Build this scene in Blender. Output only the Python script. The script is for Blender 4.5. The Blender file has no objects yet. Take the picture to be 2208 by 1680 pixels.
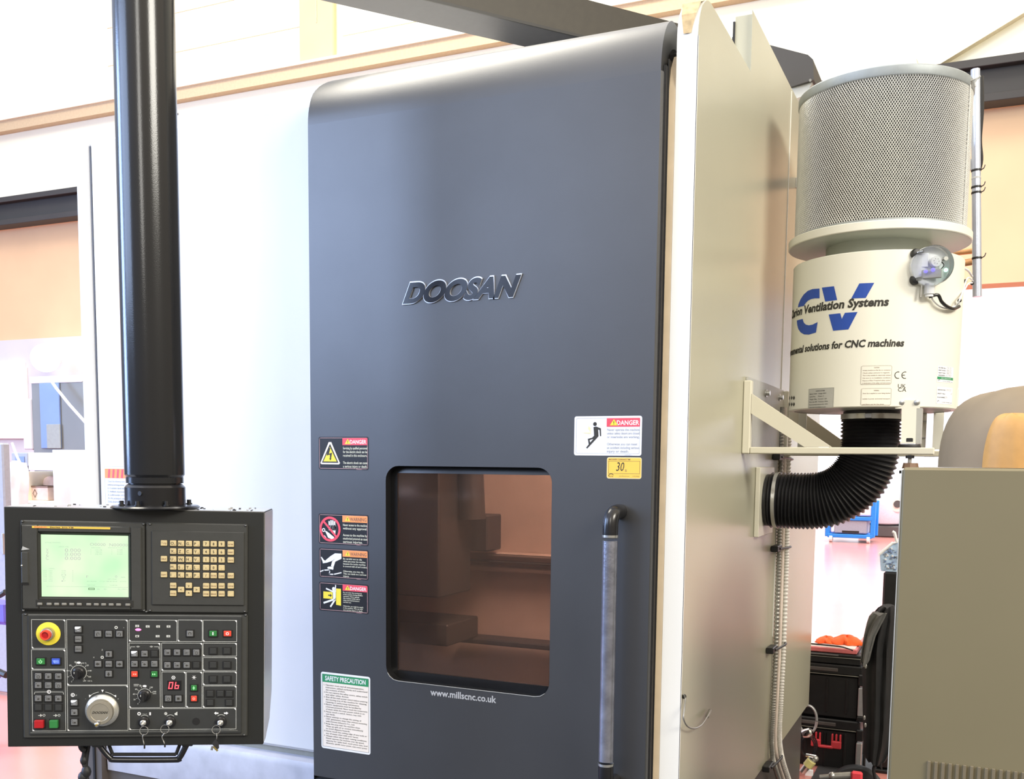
import bpy, bmesh, math, random
from mathutils import Vector, Matrix
random.seed(7)
SC = bpy.context.scene
COL = SC.collection
# ------------------------------------------------------------------ camera
F, CX, CY = 2182.4, 1104.0, 1205.5            # focal length and principal point for a 2208x1680 frame
def _axes(yaw, pitch, roll):
    f = Vector((math.sin(yaw)*math.cos(pitch), math.cos(yaw)*math.cos(pitch), math.sin(pitch)))
    r = Vector((math.cos(yaw), -math.sin(yaw), 0)); d = f.cross(r)
    c, s = math.cos(roll), math.sin(roll)
    return c*r+s*d, -s*r+c*d, f
AR, AD, AF = _axes(-.429823, -.096063, -.0098416)
EYE = Vector((0, -2.75, 1.6))
cam = bpy.data.objects.new('camera', bpy.data.cameras.new('camera')); COL.objects.link(cam)
cam.matrix_world = Matrix(((AR.x, -AD.x, -AF.x, EYE.x), (AR.y, -AD.y, -AF.y, EYE.y), (AR.z, -AD.z, -AF.z, EYE.z), (0, 0, 0, 1)))
cam.data.sensor_width = 36; cam.data.lens = 36*F/2208
cam.data.shift_y = (CY-840)/2208
cam.data.clip_end = 200
SC.camera = cam
# ------------------------------------------------------------------ light
SC.view_settings.view_transform = 'Standard'; SC.view_settings.look = 'None'
SC.view_settings.gamma = 1; SC.view_settings.use_curve_mapping = False
SC.view_settings.exposure = 0.15
def world():
    w = bpy.data.worlds.new('hall_daylight'); SC.world = w; w.use_nodes = True
    nt = w.node_tree; nt.nodes.clear(); N = nt.nodes.new; L = nt.links.new
    out = N('ShaderNodeOutputWorld'); bg = N('ShaderNodeBackground'); L(bg.outputs[0], out.inputs[0])
    tc = N('ShaderNodeTexCoord'); sx = N('ShaderNodeSeparateXYZ'); L(tc.outputs['Generated'], sx.inputs[0])
    # cool daylight from the left, warm hall light from the right, dim towards the ground
    rx = N('ShaderNodeValToRGB'); mp = N('ShaderNodeMapRange'); mp.inputs[1].default_value = -1; mp.inputs[2].default_value = 1
    L(sx.outputs[0], mp.inputs[0]); L(mp.outputs[0], rx.inputs[0])
    rx.color_ramp.elements[0].position = .1; rx.color_ramp.elements[0].color = (.74, .82, 1.02, 1)
    rx.color_ramp.elements[1].position = .75; rx.color_ramp.elements[1].color = (1.0, .86, .66, 1)
    rz = N('ShaderNodeValToRGB'); mz = N('ShaderNodeMapRange'); mz.inputs[1].default_value = -1; mz.inputs[2].default_value = 1
    L(sx.outputs[2], mz.inputs[0]); L(mz.outputs[0], rz.inputs[0])
    e = rz.color_ramp.elements; e[0].position = .375; e[0].color = (.045,)*3+(1,); e[1].position = .72; e[1].color = (1, 1, 1, 1)
    for p_, v_ in ((.5, .21), (.62, .47)): q_ = e.new(p_); q_.color = (v_,)*3+(1,)
    mx = N('ShaderNodeMix'); mx.data_type = 'RGBA'; mx.blend_type = 'MULTIPLY'; mx.inputs[0].default_value = 1
    L(rx.outputs[0], mx.inputs[6]); L(rz.outputs[0], mx.inputs[7]); L(mx.outputs[2], bg.inputs[0])
    bg.inputs[1].default_value = 1.5
world()
def area(name, loc, target, sx, sy, power, color):
    l = bpy.data.lights.new(name, 'AREA'); l.shape = 'RECTANGLE'; l.size = sx; l.size_y = sy; l.energy = power; l.color = color
    o = bpy.data.objects.new(name, l); COL.objects.link(o); o.location = loc
    o.rotation_euler = (Vector(target)-Vector(loc)).to_track_quat('-Z', 'Y').to_euler()
    o['kind'] = 'structure'; return o
area('light_1', (-7.5, -7.0, 4.6), (-1.5, 0, 1.6), 5, 3.0, 430, (.50, .66, 1))         # tall windows front left
area('light_2', (-3.6, -.1, 6.4), (-3.2, -.4, 1.5), 3.4, 1.5, 330, (1, .94, .80))            # lamp row overhead
area('light_3', (5.5, -3.0, 5.5), (-.7, 1.0, 2.2), 3, 2, 480, (1, .96, .86))             # lamp row on the right
area('light_4', (-4.5, 2.6, 8.2), (-5, 6, 4.2), 8, 1.5, 330, (1, .95, .86))             # lamps along the rear wall
area('light_6', (-12.5, -4.2, 4.0), (-1.9, -.8, 2.0), 3.0, 5, 1100, (.40, .58, 1))       # blue lit window far left
area('light_7', (.6, -7.5, 4.8), (-1.6, -.6, 2.4), 1.2, 2.6, 90, (1, .97, .9))       # lamp behind the viewer
area('light_5', (2, 18, 9), (-1, 18, 0), 14, 14, 3000, (.85, .93, 1))                   # roof lights over the far bay
# ------------------------------------------------------------------ pixel rays (real planes, real depths)
def ray(px, py): return AR*((px-CX)/F)+AD*((py-CY)/F)+AF
def Py(px, py, y): d = ray(px, py); return EYE+d*((y-EYE.y)/d.y)
def Px(px, py, x): d = ray(px, py); return EYE+d*((x-EYE.x)/d.x)
def Pz(px, py, z): d = ray(px, py); return EYE+d*((z-EYE.z)/d.z)
# ------------------------------------------------------------------ materials
MATS = {}
def mat(name, col, rough=.5, metal=0, emit=0, bump=0, scale=40, vary=.06, coat=0, spec=.5, bscale=None):
    m = bpy.data.materials.new(name); m.use_nodes = True; nt = m.node_tree; p = nt.nodes['Principled BSDF']
    N = nt.nodes.new; L = nt.links.new
    p.inputs['Roughness'].default_value = rough; p.inputs['Metallic'].default_value = metal
    p.inputs['Specular IOR Level'].default_value = spec
    if coat: p.inputs['Coat Weight'].default_value = coat; p.inputs['Coat Roughness'].default_value = .12
    tc = N('ShaderNodeTexCoord'); no = N('ShaderNodeTexNoise'); no.inputs['Scale'].default_value = scale; no.inputs['Detail'].default_value = 4
    L(tc.outputs['Object'], no.inputs['Vector'])
    cr = N('ShaderNodeValToRGB'); L(no.outputs[0], cr.inputs[0])
    cr.color_ramp.elements[0].position = .3; cr.color_ramp.elements[1].position = .7
    cr.color_ramp.elements[0].color = tuple(c*(1-vary) for c in col)+(1,)
    cr.color_ramp.elements[1].color = tuple(min(c*(1+vary), 1) for c in col)+(1,)
    L(cr.outputs[0], p.inputs['Base Color'])
    if emit:
        p.inputs['Emission Color'].default_value = col+(1,); p.inputs['Emission Strength'].default_value = emit
    if bump:
        b = N('ShaderNodeBump'); b.inputs['Strength'].default_value = bump; b.inputs['Distance'].default_value = .002
        if bscale:
            n2 = N('ShaderNodeTexNoise'); n2.inputs['Scale'].default_value = bscale; L(tc.outputs['Object'], n2.inputs['Vector']); L(n2.outputs[0], b.inputs['Height'])
        else: L(no.outputs[0], b.inputs['Height'])
        L(b.outputs[0], p.inputs['Normal'])
    MATS[name] = m; return m
mat('door_grey', (.118, .118, .120), .42, .85, bump=.08, scale=3, vary=.05, bscale=500, spec=.6)
mat('panel_white', (.76, .77, .79), .34, bump=.12, scale=2.5, vary=.02, bscale=500)
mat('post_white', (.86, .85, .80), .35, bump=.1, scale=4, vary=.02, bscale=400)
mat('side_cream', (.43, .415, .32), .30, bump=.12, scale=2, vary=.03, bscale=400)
mat('cream_strip', (.62, .50, .34), .5, scale=9, vary=.12)
mat('plinth', (.10, .09, .085), .5, scale=5)
mat('plinth_light', (.42, .44, .52), .45, scale=14, vary=.12)
mat('black', (.012, .012, .013), .45)
mat('black_gloss', (.012, .012, .014), .22)
mat('rubber', (.02, .02, .022), .55, scale=60, vary=.2)
mat('pole_black', (.018, .019, .022), .17, .1, bump=.06, scale=5, bscale=420)
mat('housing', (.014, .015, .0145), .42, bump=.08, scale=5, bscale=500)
mat('housing_lit', (.55, .56, .58), .28, .6, bump=.1, scale=8, bscale=420)  # same surface as the housing, with reflected light put into the colour
mat('bezel', (.042, .043, .040), .5, bump=.1, scale=40, bscale=500)
mat('bezel_dark', (.02, .02, .018), .5)
mat('facia', (.032, .034, .034), .45)
mat('key_tan', (.62, .50, .27), .45, vary=.1, scale=60)
mat('ink', (.03, .028, .022), .6)
mat('ink_brown', (.22, .13, .08), .6)
mat('btn_grey', (.17, .175, .18), .45, vary=.08)
mat('btn_well', (.008, .008, .008), .5)
mat('line_white', (.62, .64, .62), .5)
mat('line_dim', (.30, .31, .30), .5)
mat('white', (.85, .86, .88), .5, vary=.01)
mat('label_white', (.84, .86, .93), .42, vary=.01)
mat('label_cream', (.88, .80, .70), .45, vary=.01)
mat('label_yellow', (.86, .56, .09), .42, vary=.02)
mat('label_rim', (.90, .74, .42), .45)
mat('label_black', (.012, .011, .012), .4)
mat('pink_line', (.62, .38, .38), .5)
mat('orange', (.90, .32, .10), .5)
mat('red', (.78, .06, .08), .45)
mat('danger_red', (.80, .08, .12), .45)
mat('yellow', (.90, .74, .06), .4, vary=.02)
mat('text_cream', (.75, .74, .58), .5)
mat('green', (.03, .28, .11), .45)
mat('green_text', (.55, .80, .62), .5)
mat('grey_text', (.34, .36, .40), .5)
mat('grey_mark', (.45, .46, .47), .5)
mat('blue_logo', (.018, .075, .42), .4, vary=.02)
mat('btn_green', (.03, .20, .05), .4)
mat('btn_green_lit', (.35, .85, .40), .4, emit=.35)
mat('btn_red', (.75, .07, .04), .4)
mat('btn_red_dark', (.42, .01, .015), .4)
mat('btn_pink', (1, .45, .36), .4, emit=.15)
mat('btn_blue', (.04, .09, .55), .4)
mat('btn_blue_lit', (.20, .32, .95), .4, emit=.2)
mat('lit_white', (.85, .9, 1.0), .4, emit=1.2)
mat('led_red', (1.0, .06, .08), .4, emit=2.2)
mat('led_pink', (1.0, .12, .42), .4, emit=3.0)
mat('led_blue', (.14, .12, 1.0), .4, emit=2.0)
mat('led_green', (.35, 1.0, .65), .4, emit=2.5)
mat('steel', (.62, .62, .60), .28, .9, vary=.05)
mat('steel_dull', (.42, .41, .38), .42, .8, vary=.1, scale=30)
mat('handle_steel', (.34, .35, .42), .30, .8, bump=.3, scale=22, vary=.25, bscale=120)
mat('wheel_rim', (.78, .78, .74), .25, .75, vary=.03)
mat('wheel_cap', (.55, .51, .42), .33, .75, vary=.04)
mat('chrome', (.8, .8, .8), .12, 1)
mat('brass', (.55, .42, .14), .35, .8)
mat('logo_dark', (.008, .009, .014), .22, .0, spec=.5)
mat('logo_rim', (.7, .72, .78), .3, .6)
mat('gasket', (.012, .012, .013), .3)
mat('can_cream', (.84, .83, .74), .36, vary=.015, scale=3)
mat('neck_grey', (.52, .55, .50), .4, scale=4)
mat('rim_metal', (.34, .37, .38), .5, .3)
mat('mesh_metal', (.74, .74, .71), .35, .45, vary=.05)
mat('filter_dark', (.012, .013, .012), .8)
mat('hose_black', (.014, .014, .016), .38, vary=.15)
mat('bracket_cream', (.70, .67, .55), .4, vary=.02, scale=5)
mat('bracket_grey', (.46, .46, .43), .45, vary=.03)
mat('conduit', (.78, .76, .72), .35, .3, vary=.05)
mat('tube_pink', (.80, .68, .60), .4)
mat('plate_grey', (.30, .30, .26), .5)
mat('clear_plastic', (.72, .74, .76), .15)
mat('boom_under_lit', (.05, .052, .06), .45, .2)  # boom's lower face; blue-grey light from floor and windows put into colour
mat('boom_brown', (.032, .027, .020), .5, scale=30, vary=.1)
mat('copper', (.70, .38, .18), .35, .6)
mat('orange_dull', (.48, .26, .08), .6)
mat('cloth_grey', (.10, .10, .095), .85, scale=14, vary=.3, bump=.6)
mat('far_tank', (.70, .80, .92), .4)
mat('gun_yellow', (.62, .56, .22), .4)
mat('lamp_glow', (1, .98, .93), .5, emit=2)
mat('blocker_dark', (.05, .05, .052), .6)  # for the added floor sheets that damp reflected light
mat('wall_soft_tan', (.90, .78, .55), .7)
mat('band_tan', (.62, .46, .28), .7)
mat('dust', (.50, .37, .20), .8, scale=60, vary=.2)
mat('khaki', (.185, .155, .085), .5, scale=1.6, vary=.05, bump=.02, bscale=300)
mat('khaki_dark', (.16, .13, .08), .6)
mat('brown_cover', (.24, .18, .11), .7, scale=3, vary=.25)
mat('wall_cream', (.92, .87, .68), .7, scale=1.2, vary=.03)
mat('wall_tan', (.70, .48, .28), .7, scale=2, vary=.05)
mat('wall_peach', (.78, .52, .30), .7, scale=.6, vary=.12)
mat('wall_grey', (.62, .60, .62), .7, scale=1, vary=.1)
mat('steel_beam', (.045, .04, .035), .6, scale=3)
mat('far_white', (.80, .86, .95), .6, scale=.5, vary=.05)
mat('floor_far', (.6, .6, .6), .5)
mat('pipe_metal', (.55, .60, .72), .25, .6, vary=.1, scale=12)
mat('toolbox', (.007, .007, .0075), .45, scale=30, vary=.3)
mat('alu', (.50, .50, .50), .35, .7)
mat('cloth_orange', (.95, .12, .015), .7, scale=20, vary=.2)
mat('cloth_black', (.010, .010, .011), .85, scale=14, vary=.35, bump=.6)
mat('board_red', (.70, .18, .18), .5)
mat('board_white', (.85, .72, .68), .5)
mat('trolley_blue', (.02, .25, .80), .4)
mat('bin_blue', (.45, .60, .85), .5, scale=30, vary=.3)
mat('window_light', (.86, .93, 1.0), .5, emit=1.0, vary=.01)
mat('cabinet_grey', (.19, .19, .175), .5, scale=3)
mat('cabinet_blue', (.17, .24, .46), .3, scale=3)
mat('box_card', (.72, .52, .42), .7)
mat('violet', (.16, .13, .62), .5)
mat('grey_blur', (.34, .37, .45), .6)
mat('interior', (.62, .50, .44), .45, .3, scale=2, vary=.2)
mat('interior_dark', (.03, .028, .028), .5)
def floor_mat():
    m = mat('floor_red', (.62, .25, .21), .22, scale=.5, vary=.07); return m
floor_mat()
def pane_mat():
    m = bpy.data.materials.new('tinted_pane'); m.use_nodes = True; nt = m.node_tree; nt.nodes.clear(); N = nt.nodes.new; L = nt.links.new
    o = N('ShaderNodeOutputMaterial'); t = N('ShaderNodeBsdfTransparent'); t.inputs[0].default_value = (.66, .55, .50, 1)
    g = N('ShaderNodeBsdfGlossy'); g.inputs[0].default_value = (.8, .62, .52, 1); g.inputs[1].default_value = .12
    d = N('ShaderNodeBsdfDiffuse'); d.inputs[0].default_value = (.16, .12, .10, 1)
    lw = N('ShaderNodeFresnel'); lw.inputs[0].default_value = 1.7
    m1 = N('ShaderNodeMixShader'); m1.inputs[0].default_value = .12; L(t.outputs[0], m1.inputs[1]); L(d.outputs[0], m1.inputs[2])
    m2 = N('ShaderNodeMixShader'); L(lw.outputs[0], m2.inputs[0]); L(m1.outputs[0], m2.inputs[1]); L(g.outputs[0], m2.inputs[2]); L(m2.outputs[0], o.inputs[0])
    MATS['tinted_pane'] = m
    m = bpy.data.materials.new('clear_cover'); m.use_nodes = True; nt = m.node_tree; nt.nodes.clear(); N = nt.nodes.new; L = nt.links.new
    o = N('ShaderNodeOutputMaterial'); t = N('ShaderNodeBsdfTransparent'); t.inputs[0].default_value = (.92, .94, .95, 1)
    g = N('ShaderNodeBsdfGlossy'); g.inputs[1].default_value = .08; lw = N('ShaderNodeFresnel'); lw.inputs[0].default_value = 1.5
    m2 = N('ShaderNodeMixShader'); L(lw.outputs[0], m2.inputs[0]); L(t.outputs[0], m2.inputs[1]); L(g.outputs[0], m2.inputs[2]); L(m2.outputs[0], o.inputs[0])
    MATS['clear_cover'] = m
pane_mat()
def screen_mat():
    m = bpy.data.materials.new('lcd'); m.use_nodes = True; nt = m.node_tree; p = nt.nodes['Principled BSDF']; N = nt.nodes.new; L = nt.links.new
    tc = N('ShaderNodeTexCoord'); no = N('ShaderNodeTexNoise'); no.inputs['Scale'].default_value = 9; L(tc.outputs['Object'], no.inputs['Vector'])
    cr = N('ShaderNodeValToRGB'); cr.color_ramp.elements[0].color = (.52, .95, .52, 1); cr.color_ramp.elements[1].color = (.80, .98, .66, 1)
    cr.color_ramp.elements[0].position = .35; cr.color_ramp.elements[1].position = .68
    L(no.outputs[0], cr.inputs[0]); L(cr.outputs[0], p.inputs['Emission Color']); p.inputs['Emission Strength'].default_value = .92
    p.inputs['Base Color'].default_value = (.05, .08, .05, 1); p.inputs['Roughness'].default_value = .3
    MATS['lcd'] = m
screen_mat()
# ------------------------------------------------------------------ mesh builder
WM = {}
def Wm(o): return WM.get(o.name, Matrix.Identity(4))
def tag(o, label=None, cat=None, group=None, kind=None):
    if label: o['label'] = label
    if cat: o['category'] = cat
    if group: o['group'] = group
    if kind: o['kind'] = kind
    return o
def thing(name, label, cat, M, group=None):
    if not isinstance(M, Matrix): M = Matrix.Translation(Vector(M))
    o = bpy.data.objects.new(name, None); COL.objects.link(o); o.matrix_world = M; o.empty_display_size = .1
    WM[o.name] = M.copy(); return tag(o, label, cat, group)
class MB:
    def __init__(s): s.v = []; s.f = []; s.m = []; s.names = []; s.T = Matrix.Identity(4)
    def mi(s, n):
        if n not in s.names: s.names.append(n)
        return s.names.index(n)
    def add(s, vs, fs, mt):
        b = len(s.v); s.v += [s.T @ Vector(v) for v in vs]; k = s.mi(mt)
        for f in fs: s.f.append([b+i for i in f]); s.m.append(k)
        return s
    def box(s, a, b, mt):
        (x0, y0, z0), (x1, y1, z1) = [tuple(min(p, q) for p, q in zip(a, b)), tuple(max(p, q) for p, q in zip(a, b))]
        vs = [(x, y, z) for z in (z0, z1) for y in (y0, y1) for x in (x0, x1)]
        return s.add(vs, [(0, 2, 3, 1), (4, 5, 7, 6), (0, 1, 5, 4), (2, 6, 7, 3), (0, 4, 6, 2), (1, 3, 7, 5)], mt)
    def rbox(s, a, b, mt, r=.004):      # box with chamfered edges all round
        (x0, y0, z0), (x1, y1, z1) = [tuple(min(p, q) for p, q in zip(a, b)), tuple(max(p, q) for p, q in zip(a, b))]
        r = min(r, (x1-x0)*.45, (y1-y0)*.45, (z1-z0)*.45)
        bm = bmesh.new()
        for x in (x0, x1):
            for y in (y0, y1):
                for z in (z0, z1):
                    sx = r if x == x0 else -r; sy = r if y == y0 else -r; sz = r if z == z0 else -r
                    bm.verts.new((x+sx, y+sy, z)); bm.verts.new((x+sx, y, z+sz)); bm.verts.new((x, y+sy, z+sz))
        bmesh.ops.convex_hull(bm, input=bm.verts); bmesh.ops.dissolve_limit(bm, angle_limit=.01, verts=bm.verts, edges=bm.edges)
        bm.verts.index_update(); s.add([v.co[:] for v in bm.verts], [[v.index for v in f.verts] for f in bm.faces], mt); bm.free(); return s
    def prism(s, pts, ax, a, b, mt):    # outline in the two other axes, extruded along ax from a to b
        def P(p, t): return (t, p[0], p[1]) if ax == 0 else ((p[0], t, p[1]) if ax == 1 else (p[0], p[1], t))
        n = len(pts); vs = [P(p, a) for p in pts]+[P(p, b) for p in pts]
        fs = [list(range(n)), list(range(2*n-1, n-1, -1))]+[(i, n+i, n+(i+1) % n, (i+1) % n) for i in range(n)]
        return s.add(vs, fs, mt)
    def lathe(s, prof, c, mt, n=40, ax=Vector((0, 0, 1)), cap=True):   # prof: (radius, height)
        ax = Vector(ax).normalized(); u = ax.orthogonal().normalized(); w = ax.cross(u); c = Vector(c)
        vs = []; fs = []
        for r, h in prof:
            for k in range(n):
                t = 2*math.pi*k/n; vs.append(c+ax*h+(u*math.cos(t)+w*math.sin(t))*r)
        for i in range(len(prof)-1):
            for k in range(n):
                fs.append((i*n+k, i*n+(k+1) % n, (i+1)*n+(k+1) % n, (i+1)*n+k))
        if cap:
            if prof[0][0] > 0: fs.append(list(range(n-1, -1, -1)))
            if prof[-1][0] > 0: fs.append([(len(prof)-1)*n+k for k in range(n)])
        return s.add(vs, fs, mt)
    def cyl(s, a, b, r, mt, n=24, r2=None):
        a = Vector(a); b = Vector(b); L = (b-a).length
        return s.lathe([(r, 0), (r if r2 is None else r2, L)], a, mt, n, b-a)
    def tube(s, pts, r, mt, n=12, closed=False, sub=1, ell=None):      # r may be a function of the index fraction
        pts = [Vector(p) for p in pts]
        if sub > 1: pts = spline(pts, sub, closed)
        N_ = len(pts); vs = []; fs = []; u = None
        for i, p in enumerate(pts):
            q0 = pts[(i-1) % N_] if (closed or i) else p; q1 = pts[(i+1) % N_] if (closed or i < N_-1) else p
            t = (q1-q0).normalized()
            if u is None: u = t.orthogonal().normalized()
            u = (u-t*u.dot(t)).normalized(); w = t.cross(u)
            rr = r(i/(N_-1)) if callable(r) else r
            for k in range(n):
                a = 2*math.pi*k/n; vs.append(p+(u*math.cos(a)+w*math.sin(a))*rr)
        M_ = N_ if closed else N_-1
        for i in range(M_):
            for k in range(n):
                a = i*n; b = ((i+1) % N_)*n; fs.append((a+k, a+(k+1) % n, b+(k+1) % n, b+k))
        if not closed: fs.append(list(range(n-1, -1, -1))); fs.append([(N_-1)*n+k for k in range(n)])
        return s.add(vs, fs, mt)
    def sphere(s, c, r, mt, n=16, m=8, sc=(1, 1, 1)):
        vs = []; fs = []
        for i in range(m+1):
            a = math.pi*i/m
            for k in range(n):
                t = 2*math.pi*k/n; vs.append((c[0]+r*sc[0]*math.sin(a)*math.cos(t), c[1]+r*sc[1]*math.sin(a)*math.sin(t), c[2]+r*sc[2]*math.cos(a)))
        for i in range(m):
            for k in range(n): fs.append((i*n+k, (i+1)*n+k, (i+1)*n+(k+1) % n, i*n+(k+1) % n))
        return s.add(vs, fs, mt)
    def build(s, name, parent=None, smooth=32, kind=None, origin=None, bevel=0):
        M = Wm(parent) if parent else Matrix.Translation(Vector(origin) if origin else Vector((0, 0, 0)))
        I = M.inverted(); me = bpy.data.meshes.new(name)
        me.from_pydata([(I @ v)[:] for v in s.v], [], s.f)
        for n in s.names: me.materials.append(MATS[n])
        for p, k in zip(me.polygons, s.m): p.material_index = k
        bm = bmesh.new(); bm.from_mesh(me); bmesh.ops.recalc_face_normals(bm, faces=bm.faces)
        if bevel: bmesh.ops.bevel(bm, geom=[e for e in bm.edges if len(e.link_faces) == 2 and e.calc_face_angle() > .6], offset=bevel, segments=2, profile=.5, affect='EDGES', clamp_overlap=True)
        bm.to_mesh(me); bm.free()
        if smooth:
            me.polygons.foreach_set('use_smooth', [True]*len(me.polygons)); me.set_sharp_from_angle(angle=math.radians(smooth))
        o = bpy.data.objects.new(name, me); COL.objects.link(o)
        if parent: o.parent = parent
        else: o.location = M.to_translation()
        WM[o.name] = M.copy()
        if kind: o['kind'] = kind
        return o
def spline(pts, sub, closed=False):
    out = []; n = len(pts); rng = n if closed else n-1
    for i in range(rng):
        p0 = pts[(i-1) % n] if (closed or i) else pts[0]; p1 = pts[i]; p2 = pts[(i+1) % n]; p3 = pts[(i+2) % n] if (closed or i < n-2) else pts[-1]
        for k in range(sub):
            t = k/sub; out.append(.5*((2*p1)+(p2-p0)*t+(2*p0-5*p1+4*p2-p3)*t*t+(3*p1-p0-3*p2+p3)*t**3))
    if not closed: out.append(pts[-1])
    return out
def rrect(x0, z0, x1, z1, r, n=6):
    out = []
    for cx, cz, a0 in ((x1-r, z1-r, 0), (x0+r, z1-r, 90), (x0+r, z0+r, 180), (x1-r, z0+r, 270)):
        for k in range(n+1):
            a = math.radians(a0+90*k/n); out.append((cx+r*math.cos(a), cz+r*math.sin(a)))
    return out
def circ(cx, cz, r, n=28, rz=None): return [(cx+r*math.cos(2*math.pi*k/n), cz+(rz or r)*math.sin(2*math.pi*k/n)) for k in range(n)]
def inst(proto, name, loc, parent):     # copy sharing mesh data, loc in the parent's frame
    o = proto.copy(); o.name = name; COL.objects.link(o); o.parent = parent; o.location = loc; WM[o.name] = Wm(parent) @ Matrix.Translation(Vector(loc)); return o
_TC = {}
def glyphs(txt, bold=0, res=2):
    k = (txt, bold, res)
    if k not in _TC:
        c = bpy.data.curves.new('t', 'FONT'); c.body = txt; c.resolution_u = res; c.fill_mode = 'FRONT'; c.offset = bold
        o = bpy.data.objects.new('t', c); m = bpy.data.meshes.new_from_object(o)
        _TC[k] = ([(v.co.x, v.co.y) for v in m.vertices], [list(p.vertices) for p in m.polygons])
        bpy.data.meshes.remove(m); bpy.data.objects.remove(o); bpy.data.curves.remove(c)
    return _TC[k]
class Flat:
    """Printed marks on a surface: (u, v) in metres, layers lifted a fraction of a millimetre; post maps (u, v, lift) to space."""
    def __init__(s, mb, O=None, U=None, V=None, N=None, post=None, strip=0):
        s.mb = mb; s.k = 1; s.strip = strip
        s.post = post or (lambda u, v, h: Vector(O)+Vector(U)*u+Vector(V)*v+Vector(N)*h)
    def mesh(s, vs, fs, mt, lay, h=0):
        lift = .0003*lay+h
        if s.strip:
            bm = bmesh.new(); bv = [bm.verts.new((a, b, 0)) for a, b in vs]
            for f in fs:
                try: bm.faces.new([bv[i] for i in f])
                except ValueError: pass
            lo = min(a for a, b in vs); hi = max(a for a, b in vs); x = math.floor(lo/s.strip)*s.strip
            while x < hi:
                bmesh.ops.bisect_plane(bm, geom=bm.verts[:]+bm.edges[:]+bm.faces[:], plane_co=(x, 0, 0), plane_no=(1, 0, 0)); x += s.strip
            bm.verts.index_update(); vs = [(v.co.x, v.co.y) for v in bm.verts]; fs = [[v.index for v in f.verts] for f in bm.faces]; bm.free()
        s.mb.add([s.post(a, b, lift) for a, b in vs], fs, mt)
    def poly(s, pts, mt, lay=1): s.mesh(pts, [list(range(len(pts)))], mt, lay)
    def rect(s, u0, v0, u1, v1, mt, lay=1): s.poly([(u0, v0), (u1, v0), (u1, v1), (u0, v1)], mt, lay)
    def line(s, pts, w, mt, lay=1, closed=False):
        n = len(pts)
        for i in range(n if closed else n-1):
            a = Vector(pts[i]); b = Vector(pts[(i+1) % n]); d = (b-a)
            if d.length < 1e-9: continue
            d.normalize(); q = Vector((-d.y, d.x))*w/2; e = d*w/2
            s.poly([tuple(a-e+q), tuple(a-e-q), tuple(b+e-q), tuple(b+e+q)], mt, lay)
    def ring(s, cx, cy, r, w, mt, lay=1, a0=0, a1=360, n=32):
        P = [(math.radians(a0+(a1-a0)*k/n)) for k in range(n+1)]
        vs = [(cx+(r-w/2)*math.cos(a), cy+(r-w/2)*math.sin(a)) for a in P]+[(cx+(r+w/2)*math.cos(a), cy+(r+w/2)*math.sin(a)) for a in P]
        s.mesh(vs, [(i, i+1, n+2+i, n+1+i) for i in range(n)], mt, lay)
    def disc(s, cx, cy, r, mt, lay=1, n=24): s.poly(circ(cx, cy, r, n), mt, lay)
    def text(s, txt, u, v, h, mt, lay=1, w=None, bold=0, shear=0, slope=0, align='l', res=2):
        """cap height h with the baseline starting at (u, v); w squeezes to a width"""
        vs, fs = glyphs(txt, bold, res)
        if not vs: return
        sc = h/.682; x0 = min(a for a, b in vs); x1 = max(a for a, b in vs); sx = sc if w is None else w/(x1-x0)
        W_ = (x1-x0)*sx; off = {'l': 0, 'c': -W_/2, 'r': -W_}[align]
        out = [(u+off+(a-x0)*sx+b*sc*shear, v+b*sc+slope*((a-x0)*sx+off)) for a, b in vs]
        s.mesh(out, fs, mt, lay)
# ================================================================== the hall
def struct(mb, name, **k): return mb.build(name, kind='structure', smooth=0, **k)
struct(MB().box((-18, -8, -.1), (9, 34, 0), 'floor_red'), 'floor')
WY = 6.0
struct(MB().box((-18, -8, 0), (9, -.15, .004), 'blocker_dark').box((-.70, -.15, 0), (9, 2.3, .004), 'blocker_dark').box((-.70, 2.3, 0), (-.42, 5.9, .004), 'blocker_dark').box((.1, 2.3, 0), (9, 5.9, .004), 'blocker_dark'), 'bounce_blocker')  # added dark sheets out of view, cutting floor bounce into door and side panel
b = MB()
b.box((-18, WY, 4.62), (9, WY+.25, 9), 'wall_cream')
b.box((-18, WY+.02, 3.0), (9, WY+.25, 4.30), 'wall_peach')
b.box((-18, WY, 0), (-2.0, WY+.25, 3.0), 'wall_grey')
b.box((-18, WY, 4.30), (9, WY+.25, 4.62), 'wall_peach')
struct(b, 'wall_back')
# joints of the cream blocks, seen as fine grey lines
b = MB()
for z, xa, xb in ((5.92, -9, -6.4), (6.32, -9, -6.4), (5.75, -5.9, -3.4), (6.2, -5.9, -3.0)):
    b.box((xa, WY-.004, z), (xb, WY+.01, z+.006), 'wall_tan')
struct(b, 'trim_5')
struct(MB().box((-18, WY-.10, 5.39), (9, WY, 5.51), 'band_tan').box((-18, WY-.13, 5.505), (9, WY, 5.53), 'wall_cream'), 'trim_1')      # ledge
struct(MB().rbox((-18, WY-.18, 4.30), (9, WY, 4.36), 'steel_beam').rbox((-18, WY-.18, 4.56), (9, WY, 4.62), 'steel_beam').box((-18, WY-.1, 4.36), (9, WY-.06, 4.56), 'steel_beam'), 'trim_2')
struct(MB().rbox((-6.38, WY-.06, 5.53), (-5.97, WY, 9), 'wall_tan', .01).box((-6.17, WY-.066, 5.9), (-6.163, WY-.05, 6.6), 'cream_strip'), 'trim_3')
a = Py(1985, 150, WY); c = Py(2230, 0, WY)
b = MB(); d = (c-a).normalized(); q = Vector((-d.z, 0, d.x))*.07
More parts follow.
